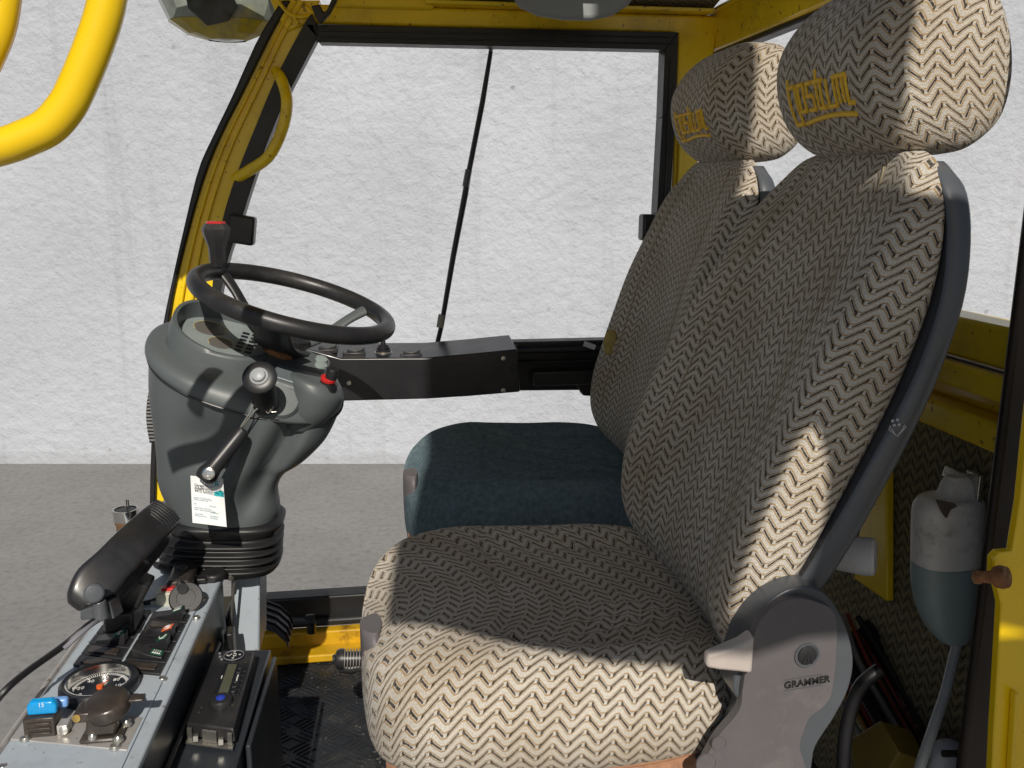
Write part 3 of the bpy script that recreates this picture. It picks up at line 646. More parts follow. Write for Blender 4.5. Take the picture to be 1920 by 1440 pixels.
# white height knob behind the near seat
kn=MB(); a=at(1592,1040,Y=1.05); b_=at(1642,1045,Y=1.03); ax=b_-a
kn.lathe(a,ax,[(.022,-.02),(.024,.0),(.026,ax.length*.6),(.0255,ax.length*.9),(.022,ax.length),(.005,ax.length+.001)],24); kn.build('height_knob',WHITEP,near)
bt=MB(); bt.prism([at(x,y,Y=.985) for x,y in ((1225,1400),(1290,1380),(1330,1400),(1300,1440),(1220,1440))],(0,.03,0)); bt.box(at(1215,1425,Y=.98),(.09,.02,.02)); bt.build('tilt_paddle',COVER,near,bevel=.005)
yb=MB(); yb.prism([at(x,y,Y=1.1) for x,y in ((738,1412),(757,1432),(770,1460),(735,1460))],(0,.03,0)); yb.build('seat_bracket',YEL,near,bevel=.003)
# tear with yellow foam on the far backrest
tr=MB(); tr.loft([[at(1140+sx*s_,642+sy_*s_,Y=1.89)+V((-.004*k,0,0)) for sx,sy_ in ((-4,-18),(10,-24),(18,-12),(10,8),(6,24),(-6,18))] for k,s_ in ((0,1.0),(1,.7))],n=24,m=4); 
tr.build('foam_patch',mat('yellow_foam',(.55,.44,.15),.9,bump=.6,bscale=200),far)

# ------------------------------------------------------------------ steering column
sc=thing('steering_column',(-.27,1.5,-.62),'grey plastic steering column pod with dark wheel, dials and rubber gaiter','steering column')
CY=1.50
def ell(cx_px,cy_px,rx,ry,tx,ty,Y=CY,sq=.85,n=28):
    """ring: centre at a photo point; rx along the slope tx (dz/dx), ry along depth with slope ty (dz/dy)"""
    c=at(cx_px,cy_px,Y=Y); o=[]
    for k in range(n):
        a=2*math.pi*k/n; ca,sa=math.cos(a),math.sin(a)
        x=rx*math.copysign(abs(ca)**sq,ca); y=ry*math.copysign(abs(sa)**sq,sa)
        o.append(c+V((x,y,x*tx+y*ty)))
    return o
# lower shroud
lo=MB()
lo.loft([ell(426,985,.078,.07,-.05,.0),ell(424,950,.090,.075,-.06,.0),ell(412,905,.097,.08,-.10,.05),ell(420,860,.106,.09,-.18,.12),ell(437,815,.124,.10,-.28,.2),ell(452,765,.142,.11,-.32,.26),ell(462,722,.150,.115,-.33,.3),ell(466,700,.151,.118,-.33,.3)],n=72,m=50)
# knee recess pressed in the near face, ridge beside it
for p in lo.v:
    q=p-at(395,830,Y=CY-.1)
    p.y+=.030*math.exp(-((q.x/.05)**2+((q.z)/.05)**2))
    q=p-at(520,850,Y=CY-.1); s_=q.x*.87-q.z*.5
    p.y+=.036*math.exp(-((s_/.017)**2))*math.exp(-(q.z/.085)**2)-.010*math.exp(-(((s_+.035)/.02)**2))*math.exp(-(q.z/.085)**2)
lower=lo.build('lower_shroud',GREYP,sc,sharp=75)
hp=MB()
hp.loft([ell(466,703,.154,.120,-.33,.3),ell(463,693,.1555,.121,-.33,.3),ell(458,678,.150,.116,-.31,.29),ell(456,669,.138,.106,-.29,.28),ell(456,666,.120,.090,-.28,.28)],n=72,m=20)
hood=hp.build('upper_shroud',GREYP,sc,sharp=60)
jn=MB(); jn.tube([p for p in ell(466,703,.1545,.1205,-.33,.3,n=60)],.0016,6,closed=True); jn.build('shroud_joint',BLACKP,sc)
# raised hood rim round the dials
TOP=V((.28,-.26,1)).normalized()
dc=at(420,634,Y=CY+.01)
ex=V((1,0,-.28)).normalized(); ey=TOP.cross(ex).normalized()
def dpt(u,v,h=0): return dc+ex*u+ey*v+TOP*h
rim=[]
for k in range(40):
    a=2*math.pi*k/40; rim.append((.074*math.copysign(abs(math.cos(a))**.8,math.cos(a)),.066*math.copysign(abs(math.sin(a))**.8,math.sin(a))))
hm=MB(); rr=[]
for s0,h0 in ((1.20,-.05),(1.18,.006),(1.12,.026),(1.04,.025),(1.0,.006),(.99,-.005)):
    rr.append([dpt(u*s0,v*s0,(h0 if h0<0 else h0*(.25+1.0*max(0,min(1,(.5-.6*u/.074+.5*v/.066)))))) for u,v in rim])
hm.loft(rr,fine=False,caps=False); hm.build('dial_hood',GREYP,sc,sharp=60)
df=MB(); df.add([dpt(u,v,.003) for u,v in rim],[list(range(40))]); dface=df.build('dial_face',GREYD,sc)
dd=MB()
for u,v,r_ in ((-.028,.018,.026),(.0,-.028,.020)):
    dd.lathe(dpt(u,v,.0035),TOP,[(r_,0),(r_,.0008),(.001,.0009)],28)
dd.build('gauge_disc',mat('gauge_disc_brown',(.13,.12,.11),.3),dface)
dn=MB()
for i in range(2):
    for j in range(6): dn.box(dpt(.030+.016*i,-.040+.014*j,.0042),(.011,.006,.001),frame((0,0,0),ex,ey).to_3x3())
dn.build('warning_light',DIALB,dface)
dn=MB(); dn.tube([dpt(-.028+.026*math.cos(a),.018+.026*math.sin(a),.0045) for a in [R(x) for x in range(-20,230,15)]],.0007,5); dn.tube([dpt(.0+.020*math.cos(a),-.028+.02*math.sin(a),.0045) for a in [R(x) for x in range(-20,230,15)]],.0007,5); dn.build('gauge_scale',mat('scale_yellow',(.5,.45,.2),.5),dface)
# column switch plate and side lobe
ps=MB(); pc=at(552,698,Y=CY-.03); px_=V((1,0,-.36)).normalized(); py_=V((0.,1,.30)).normalized(); pz=px_.cross(py_)
R3=frame((0,0,0),px_,py_).to_3x3()
ps.box(pc-pz*.012,(.105,.14,.05),R3); ps.build('switch_plate',GREYP,sc,bevel=.012,seg=4)
ps=MB(); ps.box(pc+pz*.0145+px_*.004-py_*.04,(.075,.045,.004),R3); ps.build('plate_recess',mat('recess_grey',(.13,.155,.165),.4),sc,bevel=.004)
ps=MB()
for k in range(2): ps.lathe(pc+pz*.013+px_*.04+py_*(.025+.022*k),pz,[(.011,0),(.010,.004),(.001,.005)],18)
ps.build('plate_button',mat('button_pale',(.26,.31,.30),.4),sc)
lb=MB(); lo_=at(592,735,Y=CY-.06)
lb.loft([[lo_+V((x*s_+ox,y*s_,z-.30*x*s_)) for x,y in [( .042*math.cos(a),.05*math.sin(a)) for a in [2*math.pi*k/20 for k in range(20)]]] for z,s_,ox in ((-.06,.55,-.03),(-.03,.9,-.012),(0,1.05,0),(.015,1.02,.0),(.024,.9,.0),(.027,.6,0))],n=48,m=24); lb.build('side_lobe',GREYP,sc,sharp=70)
# ignition switch
ig=MB(); ic=at(612,728,Y=CY-.085); ia=V((.25,-.35,1)).normalized()
ig.lathe(ic,ia,[(.018,-.006),(.017,.004),(.010,.014),(.010,.018)],20); ign=ig.build('ignition_switch',BLACKP,sc)
ig=MB(); ig.lathe(ic+ia*.016,ia,[(.0125,0),(.0125,.004),(.009,.0055)],20); ig.build('red_ring',RED,ign)
ig=MB(); ig.lathe(ic+ia*.020+V((.004,0,0)),ia,[(.0095,0),(.0095,.016),(.008,.018),(.001,.018)],18); ig.build('key_knob',BLACKP,ign)
# gaiter
ga=MB(); rows=[]
for i,(px0,py0,r0) in enumerate(((418,1052,.094),(418,1040,.101),(418,1034,.090),(418,1026,.101),(419,1019,.090),(420,1011,.100),(421,1004,.089),(422,996,.099),(424,988,.086),(426,978,.092),(430,968,.094),(430,962,.088))):
    rows.append(ell(px0,py0,r0,r0*.82,-.07,0,sq=.6))
ga.loft(rows,n=56,m=80); ga.build('rubber_gaiter',RUBBER,sc,sharp=80)
# column foot
cf=MB(); cf.prism([at(x,y,Y=1.47) for x,y in ((433,1062),(487,1052),(487,1225),(433,1230))],(0,.1,0)); cf.build('column_foot',STEEL,sc,bevel=.004)
# steering wheel
WN=V((.28,-.10,.95)).normalized(); wcn=at(552,566,Y=CY); wx=V((1,0,-.28)); wx=(wx-WN*wx.dot(WN)).normalized(); wy=WN.cross(wx)
RW=.158
rim=MB(); rim.tube([wcn+(wx*math.cos(a)+wy*math.sin(a))*RW for a in [2*math.pi*k/72 for k in range(72)]],.0145,18,closed=True)
wheel=rim.build('steering_wheel',BLACKP,sc,sharp=70)
hubc=wcn-WN*.085
hb=MB(); hb.lathe(hubc,WN,[(.030,-.034),(.033,-.030),(.034,.0),(.040,.018),(.040,.026),(.03,.03),(.001,.031)],28); hb.build('hub',BLACKP,wheel)
for k,aa in enumerate((38,150,262)):
    a=R(aa); ww=2.6 if k==2 else 1; d=wx*math.cos(a)+wy*math.sin(a); tn=WN.cross(d)
    sp_=MB(); sec=[]
    for f,h,wd,th in ((.16,.010,.024,.010),(.45,.026,.017,.008),(.75,.062,.014,.008),(.97,.084,.017,.009)):
        c=hubc+d*RW*f+WN*h
        sec.append([c+tn*wd*.5*ca*1.6*ww+WN*th*sa for ca,sa in [(math.cos(2*math.pi*j/12),math.sin(2*math.pi*j/12)) for j in range(12)]])
    sp_.loft(sec,n=24,m=16); sp_.build('spoke',GREYP if k==0 else BLACKP,wheel,sharp=70)
st=MB(); st.lathe(at(527,672,Y=CY+.0),(-.0,0,1),[(.026,-.03),(.026,.0),(.028,.004),(.028,.02)],24); st.build('steering_shaft',RUST,sc)
# spinner knob clamped on the rim
kn=MB(); kc=at(408,487,Y=CY+.06); 
kn.lathe(kc,(.02,-.02,1),[(.012,-.012),(.014,.0),(.0145,.02),(.0225,.043),(.024,.052),(.019,.060),(.017,.061)],8); skn=kn.build('spinner_knob',BLACKP,wheel,sharp=25)
kn=MB(); kn.lathe(kc+V((.0012,-.0012,.061)),(.02,-.02,1),[(.017,-.001),(.0155,.003),(.001,.004)],8); kn.build('knob_cap',RED,skn,sharp=25)
# control stick with grey button standing out of the near face
jb=at(497,752,Y=CY-.125); jt=at(487,708,Y=CY-.175); ja=(jt-jb)
ks=MB(); ks.lathe(jb-ja*.15,ja,[(.020,0),(.020,ja.length*.8),(.0185,ja.length*1.0)],24); stick=ks.build('control_stick',BLACKP,sc)
fd=V((-.05,-.85,.55)).normalized()
ks=MB(); ks.lathe(jt,fd,[(.0225,-.006),(.0255,-.002),(.0255,.002),(.021,.005),(.0135,.0055)],28); ks.build('stick_head',BLACKP,stick)
ks=MB(); ks.lathe(jt+fd*.005,fd,[(.0135,0),(.0135,.002),(.0115,.003),(.0105,.0035),(.0095,.008),(.006,.0095),(.001,.010)],24); ks.build('grey_button',mat('button_grey',(.33,.35,.36),.4),stick)
ks=MB(); ks.lathe(jb+V((.022,.022,-.004)),(.2,-.9,.4),[(.030,-.01),(.030,.0),(.026,.0045),(.001,.005)],24); ks.build('stick_boot',GREYP,sc)
# wires hanging from the stick with a hand grip
hg=thing('hand_grip',(-.24,1.34,-.41),'black grip handle with steel end bolt hung by wires on the column','hand grip')
e0=at(455,808,Y=1.365); e1=at(390,888,Y=1.335)
gm=MB(); d=e1-e0
gm.tube([e0-d*.04,e0,e0+d*.1,e0+d*.5,e0+d*.85,e1,e1+d*.10,e1+d*.16],[.006,.011,.0125,.0128,.0135,.0165,.016,.012],16); gm.build('grip',BLACKP,hg)
gm=MB(); bo=at(391,888,Y=1.318); gm.lathe(bo,(0,-1,.25),[(.0095,-.002),(.0095,.001),(.007,.002),(.004,.002),(.0035,.0),(.001,.0)],20); gm.build('end_bolt',CHROME,hg)
gm=MB(); gm.tube([at(448,805,Y=1.365),at(468,775,Y=1.36),at(478,752,Y=1.365)],.0013,6); gm.tube([at(452,803,Y=1.365),at(478,770,Y=1.358),at(500,752,Y=1.36)],.0013,6)
gm.tube([at(x,y,Y=1.36) for x,y in ((500,752),(508,765),(502,775),(496,760),(504,748),(512,762),(508,772),(518,772))],.0008,5,smooth=40); gm.build('wire',ZINC,hg)
gm=MB(); gm.prism([at(x,y,Y=1.375) for x,y in ((432,815),(446,808),(446,835),(425,880),(412,880))],(0,.02,0)); gm.build('grip_clip',SHELL,hg,bevel=.003)
# service note hanging from the grip
pt=thing('service_note',(-.24,1.33,-.5),'white paper service note with teal logo tucked behind the black grip','paper note')
pm=MB(); n=8; tl,tr_,br,bl=(357,892),(418,897),(425,988),(361,980)
def npt(u,v,off=0):
    x=(tl[0]+(tr_[0]-tl[0])*u)*(1-v)+(bl[0]+(br[0]-bl[0])*u)*v; y=(tl[1]+(tr_[1]-tl[1])*u)*(1-v)+(bl[1]+(br[1]-bl[1])*u)*v
    return at(x,y,Y=1.352-off-.02*v+.012*(u-.5)**2*4*(1-v))
vs=[npt(i/n,j/n) for j in range(n+1) for i in range(n+1)]; vb=[p+V((0,.0005,0)) for p in vs]
fs=[(j*(n+1)+i,j*(n+1)+i+1,(j+1)*(n+1)+i+1,(j+1)*(n+1)+i) for j in range(n) for i in range(n)]
pm.add(vs,fs); pm.add(vb,[f[::-1] for f in fs]); note=pm.build('paper_sheet',PAPER,pt)
def nframe(u,v):
    o=npt(u,v,.0012); return frame(o, npt(u+.1,v,.0012)-o, npt(u,v-.1,.0012)-o)
for k,(s_,v_) in enumerate((('Garage Nozzle AG',.215),('Industriestrasse 30',.275),('4415 Lausen',.335))): text('note_line',s_,.0062,nframe(.10,v_),INK,note,depth=.0001)
for s_,u_,v_,sz in (('letzter Oelwechsel',.06,.47,.0038),('Oelwechsel bei',.06,.51,.0038),('km',.06,.60,.004),('naechster Service',.06,.68,.0038),('oder spaetestens am',.06,.72,.0038),('Getriebe',.06,.81,.0038),('Hinterachse',.06,.85,.0038),('Datum',.52,.62,.0038),('Luftfilter',.52,.75,.0038),('Oelfilter',.52,.83,.0038),('Kuehler',.52,.87,.0038)):
    text('note_line',s_,sz,nframe(u_,v_),INKB,note,depth=.0001)
lg=MB(); lg.tube([npt(.80+.045*math.cos(a),.155+.030*math.sin(a),.001) for a in [2*math.pi*k/16 for k in range(16)]],.0008,5,closed=True); lg.tube([npt(.765,.15,.001),npt(.76,.11,.001),npt(.79,.075,.001),npt(.85,.085,.001)],.0008,5,smooth=8); lg.build('note_emblem',TEAL,note)
lg=MB(); lg.prism([npt(u,v,.0008) for u,v in ((.70,.30),(.92,.25),(.985,.285),(.985,.385),(.70,.375))],(0,-.0004,0)); lg.build('note_badge',TEAL,note)

# ------------------------------------------------------------------ side switch box under the far window
bx=thing('switch_box',(.1,2.0,-.46),'long black sheet metal switch box under the far window behind the wheel','switch box')
ft=[at(x,y,Y=1.95) for x,y in ((560,650),(640,672),(800,671),(880,664),(970,655))]
fb=[at(x,y,Y=1.95) for x,y in ((560,745),(640,752),(800,748),(880,743),(975,735))]
bk=[p+V((0,.125,.014)) for p in ft]; bb=[p+V((0,.125,0)) for p in fb]
mb=MB(); pf=ft+fb[::-1]; pb=bk+bb[::-1]; nn_=len(pf)
mb.add(pf+pb,[list(range(nn_)),list(range(nn_,2*nn_))[::-1]]+[(i,(i+1)%nn_,nn_+(i+1)%nn_,nn_+i) for i in range(nn_)])
body=mb.build('box_body',BLKPAINT,bx,bevel=.003)
for q in ((655,718),(944,672),(944,732)):
    mb=MB(); mb.lathe(at(*q,Y=1.9495),(0,-1,0),[(.006,0),(.006,.002),(.004,.004),(.001,.0042)],12); mb.build('box_screw',ZINC,body)
def topq(px,py,h=0): return at(px,py,Z=-.352+h)
def tbox(name,cx,cy_,sx,sy_,sz,mt,par,rz=0,bev=.002):
    m_=MB(); c=at(cx,cy_,Y=2.005); m_.box(c+V((0,0,sz/2)),(sx,sy_,sz),Matrix.Rotation(rz,3,'Y')); return m_.build(name,mt,par,bevel=bev)
for (cx,cy_,n_) in ((613,655,2),(665,661,2),(770,664,1)):
    tbox('switch_frame',cx,cy_+3,.050,.075,.010,BLACKP,bx)
    for k in range(n_):
        m_=MB(); c=at(cx+2,cy_-2,Y=1.99+.03*k); l=.038
        m_.prism([c+V((-l/2,-.011,0)),c+V((l/2,-.011,0)),c+V((l/2,-.011,.010)),c+V((0,-.011,.004)),c+V((-l/2,-.011,.007))],(0,.022,0)); m_.build('rocker',BLACKP,bx,bevel=.0015)
jk=MB(); jc=at(719,662,Y=2.0); jk.lathe(jc,(0,0,1),[(.021,-.006),(.021,.002),(.019,.004)],20); jk.build('joystick_ring',ZINC,bx)
jk=MB(); jk.lathe(jc,(0,0,1),[(.017,.003),(.018,.007),(.014,.009),(.016,.013),(.012,.015),(.0125,.018),(.006,.021),(.003,.05),(.001,.05)],20); jk.build('joystick_boot',BLACKP,bx)
m_=MB(); m_.lathe(at(810,667,Y=1.985),(0,0,1),[(.006,-.003),(.006,.003),(.001,.005)],10); m_.build('cap_screw',BLACKP,bx); m_=MB(); m_.lathe(at(965,650,Y=1.99),(0,0,1),[(.006,-.003),(.006,.003),(.001,.005)],10); m_.build('cap_screw',BLACKP,bx)

# ------------------------------------------------------------------ centre console (near left)
CZ=-.62
con=thing('dash_console',(-.36,1.2,-1.11),'grey blue steel dash console with rocker switches and a round gauge','console')
mb=MB(); mb.prism([(-.452,.70,CZ-.012),(-.288,.70,CZ-.012),(-.277,1.44,CZ-.012),(-.43,1.60,CZ-.012)],(0,0,.012)); top=mb.build('console_top',STEEL,con,bevel=.003)
mb=MB(); mb.prism([(-.446,.70,CZ-.0125),(-.294,.70,CZ-.0125),(-.283,1.435,CZ-.0125),(-.425,1.59,CZ-.0125)],(0,0,-.11)); mb.build('console_body',STEELD,con,bevel=.004)
mb=MB(); mb.box((-.35,1.49,-.92),(.12,.16,.38)); mb.build('console_leg',STEELD,con,bevel=.004)
def cz(px,py,h=0): return at(px,py,Z=CZ+h)
# screws at the console edges
for q in ((205,1255),(368,1160),(305,1275),(6,1440),(155,1252)):
    m_=MB(); c=cz(*q); m_.lathe(c,(0,0,1),[(.0062,0),(.0062,.0012),(.0045,.0038),(.001,.0044)],14); m_.build('console_screw',ZINC,top)
m_=MB(); m_.lathe(cz(382,1124),(0,0,1),[(.008,0),(.008,.001),(.006,.002),(.001,.002)],16); m_.build('console_screw',ZINC,top)
# raised edge strips
m_=MB(); m_.tube([(-.452,.72,CZ+.002),(-.437,1.5,CZ+.002)],.003,8); m_.build('edge_strip',STEELL,con)
m_=MB(); m_.hexa(*[[V((x,y,z)) for x,y in ((-.437,.90),(-.301,.90),(-.295,1.335),(-.432,1.335))] for z in (CZ+.0003,CZ+.0035)]); plate=m_.build('switch_plate',STEELL if False else STEEL,con,bevel=.001)
# rocker switches in two columns
colq=[((218,1140),(284,1147),(214,1262),(136,1252)),((289,1149),(357,1155),(299,1269),(222,1262))]
sym={(0,1):GREEN,(0,2):GREEN,(0,3):GREEN,(1,0):GREEN,(1,2):ORANGE,(1,3):GREEN,(1,4):GREEN}
swc=0
for c,(tl_,tr2,br2,bl2) in enumerate(colq):
    T0,T1,B1,B0=[cz(*q,h=.004) for q in (tl_,tr2,br2,bl2)]
    def cell(u,v,h=0): return (T0.lerp(T1,u)).lerp(B0.lerp(B1,u),v)+V((0,0,h))
    NR=6
    for r_ in range(NR):
        v0,v1=r_/NR+.008,(r_+1)/NR-.008
        m_=MB(); a4=[cell(.0,v0),cell(1,v0),cell(1,v1),cell(0,v1)]
        m_.hexa(a4,[p+V((0,0,.004)) for p in a4])
        kindn='switch' if (c,r_) in sym else 'blank_plate'
        swo=m_.build(kindn,BLACKP,con,bevel=.001)
        if (c,r_) not in sym:
            m_=MB(); a4=[cell(.14,v0+.03,.0041),cell(.86,v0+.03,.0041),cell(.86,v1-.03,.0041),cell(.14,v1-.03,.0041)]; m_.hexa(a4,[p+V((0,0,.0022)) for p in a4]); m_.build('blank_cap',BROWNP,swo,bevel=.001)
            continue
        up_=(c,r_)in((0,3),(1,4),(1,3),(0,2)); hi,lo2=(.020,.006) if (c,r_)!=(1,4) else (.008,.017)
        m_=MB(); f4=[cell(.15,v1-.02,.004),cell(.9,v1-.02,.004),cell(.9,v1-.02,hi),cell(.55,v1-.02,(hi+lo2)/2-.002),cell(.15,v1-.02,lo2)]
        b4=[cell(.15,v0+.02,.004),cell(.9,v0+.02,.004),cell(.9,v0+.02,hi),cell(.55,v0+.02,(hi+lo2)/2-.002),cell(.15,v0+.02,lo2)]
        m_.add(f4+b4,[(0,1,2,3,4),(9,8,7,6,5),(0,5,6,1),(1,6,7,2),(2,7,8,3),(3,8,9,4),(4,9,5,0)])
        m_.build('rocker',BLACKP,swo,bevel=.0012)
        m_=MB(); hm_=(hi+lo2)/2-.002
        a4=[cell(.60,v1-.035,hm_+(hi-hm_)*.14+.0006),cell(.88,v1-.035,hm_+(hi-hm_)*.95+.0006),cell(.88,v0+.035,hm_+(hi-hm_)*.95+.0006),cell(.60,v0+.035,hm_+(hi-hm_)*.14+.0006)]
        m_.hexa(a4,[p+V((0,0,.0006)) for p in a4]); lgd=m_.build('legend',sym[(c,r_)],swo)
        cc=sum(a4,V((0,0,0)))/4+V((0,0,.0014)); ux=(a4[1]-a4[0]).normalized(); uy=(a4[3]-a4[0]).normalized()
        m_=MB()
        kk=(c*6+r_)%4
        if kk==0: m_.tube([cc+ux*.005*math.cos(a)+uy*.0045*math.sin(a) for a in [2*math.pi*k/14 for k in range(14)]],.0007,5,closed=True); m_.tube([cc-ux*.002,cc+ux*.003],.0007,5)
        elif kk==1: m_.tube([cc-ux*.006+uy*.004,cc-ux*.003-uy*.004,cc+ux*.003-uy*.004,cc+ux*.006+uy*.003],.0008,5)
        elif kk==2:
            for k in range(4): m_.tube([cc+ux*(-.005+.003*k)-uy*.004,cc+ux*(-.004+.003*k)+uy*.004],.0006,5)
            m_.tube([cc-ux*.006-uy*.004,cc+ux*.006-uy*.004],.0007,5)
        else: m_.tube([cc+ux*.004*math.cos(a)+uy*.004*math.sin(a) for a in [R(x) for x in range(30,330,25)]],.0008,5); m_.tube([cc-uy*.003,cc+uy*.004+ux*.002],.0007,5)
        m_.build('symbol',WHITEI,lgd)
# round gauge
gc=cz(188,1297,.0); 
m_=MB(); m_.lathe(gc,(0,0,1),[(.047,-.001),(.0475,.010),(.0465,.016),(.043,.019),(.0395,.018),(.0385,.014),(.0375,.004),(.037,.003)],44); ga_=m_.build('gauge',DIALB,con,sharp=50)
m_=MB(); m_.lathe(gc,(0,0,1),[(.0385,.0175),(.0392,.0185),(.0372,.018),(.036,.006),(.035,.0058)],44,caps=False); m_.build('gauge_bezel',CHROME,ga_)
m_=MB(); m_.lathe(gc,(0,0,1),[(.0365,.001),(.0365,.0052),(.0005,.0053)],44); m_.build('gauge_face',DIALB,ga_)
m_=MB()
for k in range(61):
    a=R(215-k*250/60); d=V((math.cos(a),math.sin(a),0)); l=.0065 if k%10==0 else .0042
    tn=V((-d.y,d.x,0))*(.0008 if k%10==0 else .0004); p0,p1=gc+d*(.0345-l)+V((0,0,.0056)),gc+d*.0345+V((0,0,.0056))
    m_.hexa([p0-tn,p1-tn,p1+tn,p0+tn],[p+V((0,0,.0004)) for p in (p0-tn,p1-tn,p1+tn,p0+tn)])
m_.build('gauge_tick',WHITEI,ga_)
for k,s_ in enumerate(('0','20','40','60','80','100','120')):
    a=R(215-k*250/6); p=gc+V((math.cos(a),math.sin(a),0))*.0235+V((0,-.0028,.0057)); text('gauge_number',s_,.0085,frame(p,(1,.1,0),(0,1,0)),WHITEI,ga_,depth=.0002,align='CENTER')
m_=MB(); m_.tube([gc+V((0,0,.0075)),gc+V((.006,.014,.0075))],[.0014,.0006],6); m_.lathe(gc,(0,0,1),[(.004,.005),(.004,.009),(.001,.0095)],12); m_.build('gauge_needle',ORANGE,ga_)
# aluminium plate with power socket and fuse holder
q4=[(20,1391),(238,1412),(268,1350),(70,1330)]
m_=MB(); a4=[cz(*q,h=.0005) for q in q4]; m_.hexa(a4,[p+V((0,0,.004)) for p in a4]); ap=m_.build('socket_plate',STEELL,con,bevel=.001)
for q in ((48,1386),(216,1402)):
    m_=MB(); m_.lathe(cz(*q,h=.0045),(0,0,1),[(.0065,0),(.0065,.0012),(.005,.004),(.001,.0046)],14); m_.build('plate_screw',ZINC,ap)
m_=MB(); bc=cz(196,1378,.0045)
m_.box(bc+V((0,0,.003)),(.046,.034,.006)); m_.prism([bc+V((-.018,-.012,.006)),bc+V((.016,-.012,.006)),bc+V((.016,.012,.006)),bc+V((-.018,.012,.006))],(.004,.004,.028))
skt=m_.build('power_socket',BROWNP,con,bevel=.004)
m_=MB(); tc_=bc+V((.004,.008,.034)); m_.lathe(tc_,(-.12,-.18,1),[(.020,-.014),(.0245,-.010),(.0255,.0),(.0245,.006),(.021,.008),(.001,.0085)],26); m_.box(tc_+V((.030,.004,.003)),(.022,.014,.004)); m_.box(tc_+V((-.022,-.006,-.004)),(.02,.026,.012)); m_.build('socket_lid',BROWNP,skt,bevel=.002)
m_=MB(); m_.lathe(tc_+V((-.028,-.019,-.003)),(0,-1,0.2),[(.0045,-.002),(.0045,.0015),(.001,.002)],12); m_.build('hinge_pin',mat('brass',(.55,.38,.12),.35,metal=.9),skt)
for q in ((174,1382),(222,1386),(238,1356)):
    m_=MB(); m_.lathe(cz(*q,h=.0105),(0,0,1),[(.0055,-.002),(.0055,.002),(.003,.005),(.001,.005)],8); m_.build('socket_screw',ZINC,skt)
m_=MB(); fc=cz(82,1372,.0045); m_.box(fc+V((0,0,.012)),(.034,.022,.024)); 
for k in range(3): m_.box(fc+V((0,-.0122,.006+.006*k)),(.026,.003,.0025))
fh_=m_.build('fuse_holder',BROWNP,con,bevel=.0015)
m_=MB(); m_.box(fc+V((.024,-.002,.006)),(.012,.016,.012)); m_.build('fuse_clip',STEELL,fh_,bevel=.001)
m_=MB(); m_.lathe(fc+V((.026,-.010,.006)),(0,-1,.3),[(.005,0),(.005,.002),(.001,.003)],12); m_.build('fuse_screw',ZINC,fh_)
m_=MB(); c=fc+V((.002,.002,.024)); m_.prism([c+V((-.016,-.006,0)),c+V((.016,-.006,0)),c+V((.0165,-.006,.010)),c+V((.012,-.006,.016)),c+V((-.012,-.006,.016)),c+V((-.0165,-.006,.010))],(0,.009,.002)); fus=m_.build('blade_fuse',BLUEF,fh_,bevel=.002)
text('fuse_number','15',.007,frame(c+V((-.003,-.0065,.011)),(1,0,0),(0,.2,1)),WHITEI,fus,depth=.0003)
m_=MB(); c=fc+V((.008,.018,.026)); m_.box(c,(.032,.010,.012)); fus=m_.build('blade_fuse',BLUEL,fh_,bevel=.003); text('fuse_number','15',.006,frame(c+V((-.003,-.0054,-.002)),(1,0,0),(0,.1,1)),WHITEI,fus,depth=.0003)
# rubber flap cap near the column
m_=MB(); c=cz(400,1078,.006); m_.lathe(c,(0,0,1),[(.021,-.006),(.022,.002),(.019,.007),(.001,.008)],9); m_.box(c+V((-.018,-.02,.002)),(.024,.014,.008)); m_.build('socket_cap',RUBBER,con,bevel=.002)
m_=MB(); c=cz(346,1118,.0); m_.box(cz(318,1118,.012),(.034,.03,.024)); m_.box(cz(316,1128,.004),(.05,.02,.008)); fw2=m_.build('relay_block',mat('relay_cream',(.50,.50,.40),.35,dirt=(.3,.28,.2)),con,bevel=.002)
m_=MB(); m_.box(cz(322,1106,.022),(.028,.016,.012)); m_.build('relay_cap',RED,fw2,bevel=.002)
# microphone and round button tag on top of the console
rm=thing('remote_fob',(-.345,1.44,CZ),'dusty black fob with one round button lying before the rubber gaiter','remote fob')
m_=MB(); a=cz(352,1052,.012); b_=cz(334,1098,.028); d=(b_-a); s_=V((.02,.0,0))
m_.hexa([a-s_-V((0,0,.01)),a+s_-V((0,0,.01)),b_+s_-V((0,0,.01)),b_-s_-V((0,0,.01))],[a-s_*.9+V((0,0,.008)),a+s_*.9+V((0,0,.008)),b_+s_*.9+V((0,0,.008)),b_-s_*.9+V((0,0,.008))]); m_.build('fob_body',BROWNP,rm,bevel=.006,seg=3)
m_=MB(); m_.lathe(a.lerp(b_,.55)+V((0,0,.010)),(0,-.2,1),[(.009,-.004),(.009,.001),(.006,.002),(.001,.0005)],18); m_.build('fob_button',BLACKP,rm)
kt=thing('round_key_tag',(-.32,1.33,CZ),'black round leather key tag on a strap leaning on the console relay','key tag')
m_=MB(); c=cz(349,1122,.018); tn_=V((.12,-.75,.66)).normalized(); m_.lathe(c,tn_,[(.024,-.004),(.025,-.002),(.025,.002),(.023,.004),(.014,.004),(.0135,.003),(.001,.003)],28); m_.build('tag_disc',BLACKP,kt)
m_=MB(); m_.tube([c+V((-.004,.0,.016)),at(330,1082,Y=1.38),at(305,1065,Y=1.40),at(278,1052,Y=1.42)],[.008,.007,.0055,.0015],10,smooth=16); m_.build('tag_strap',BLACKP,kt)
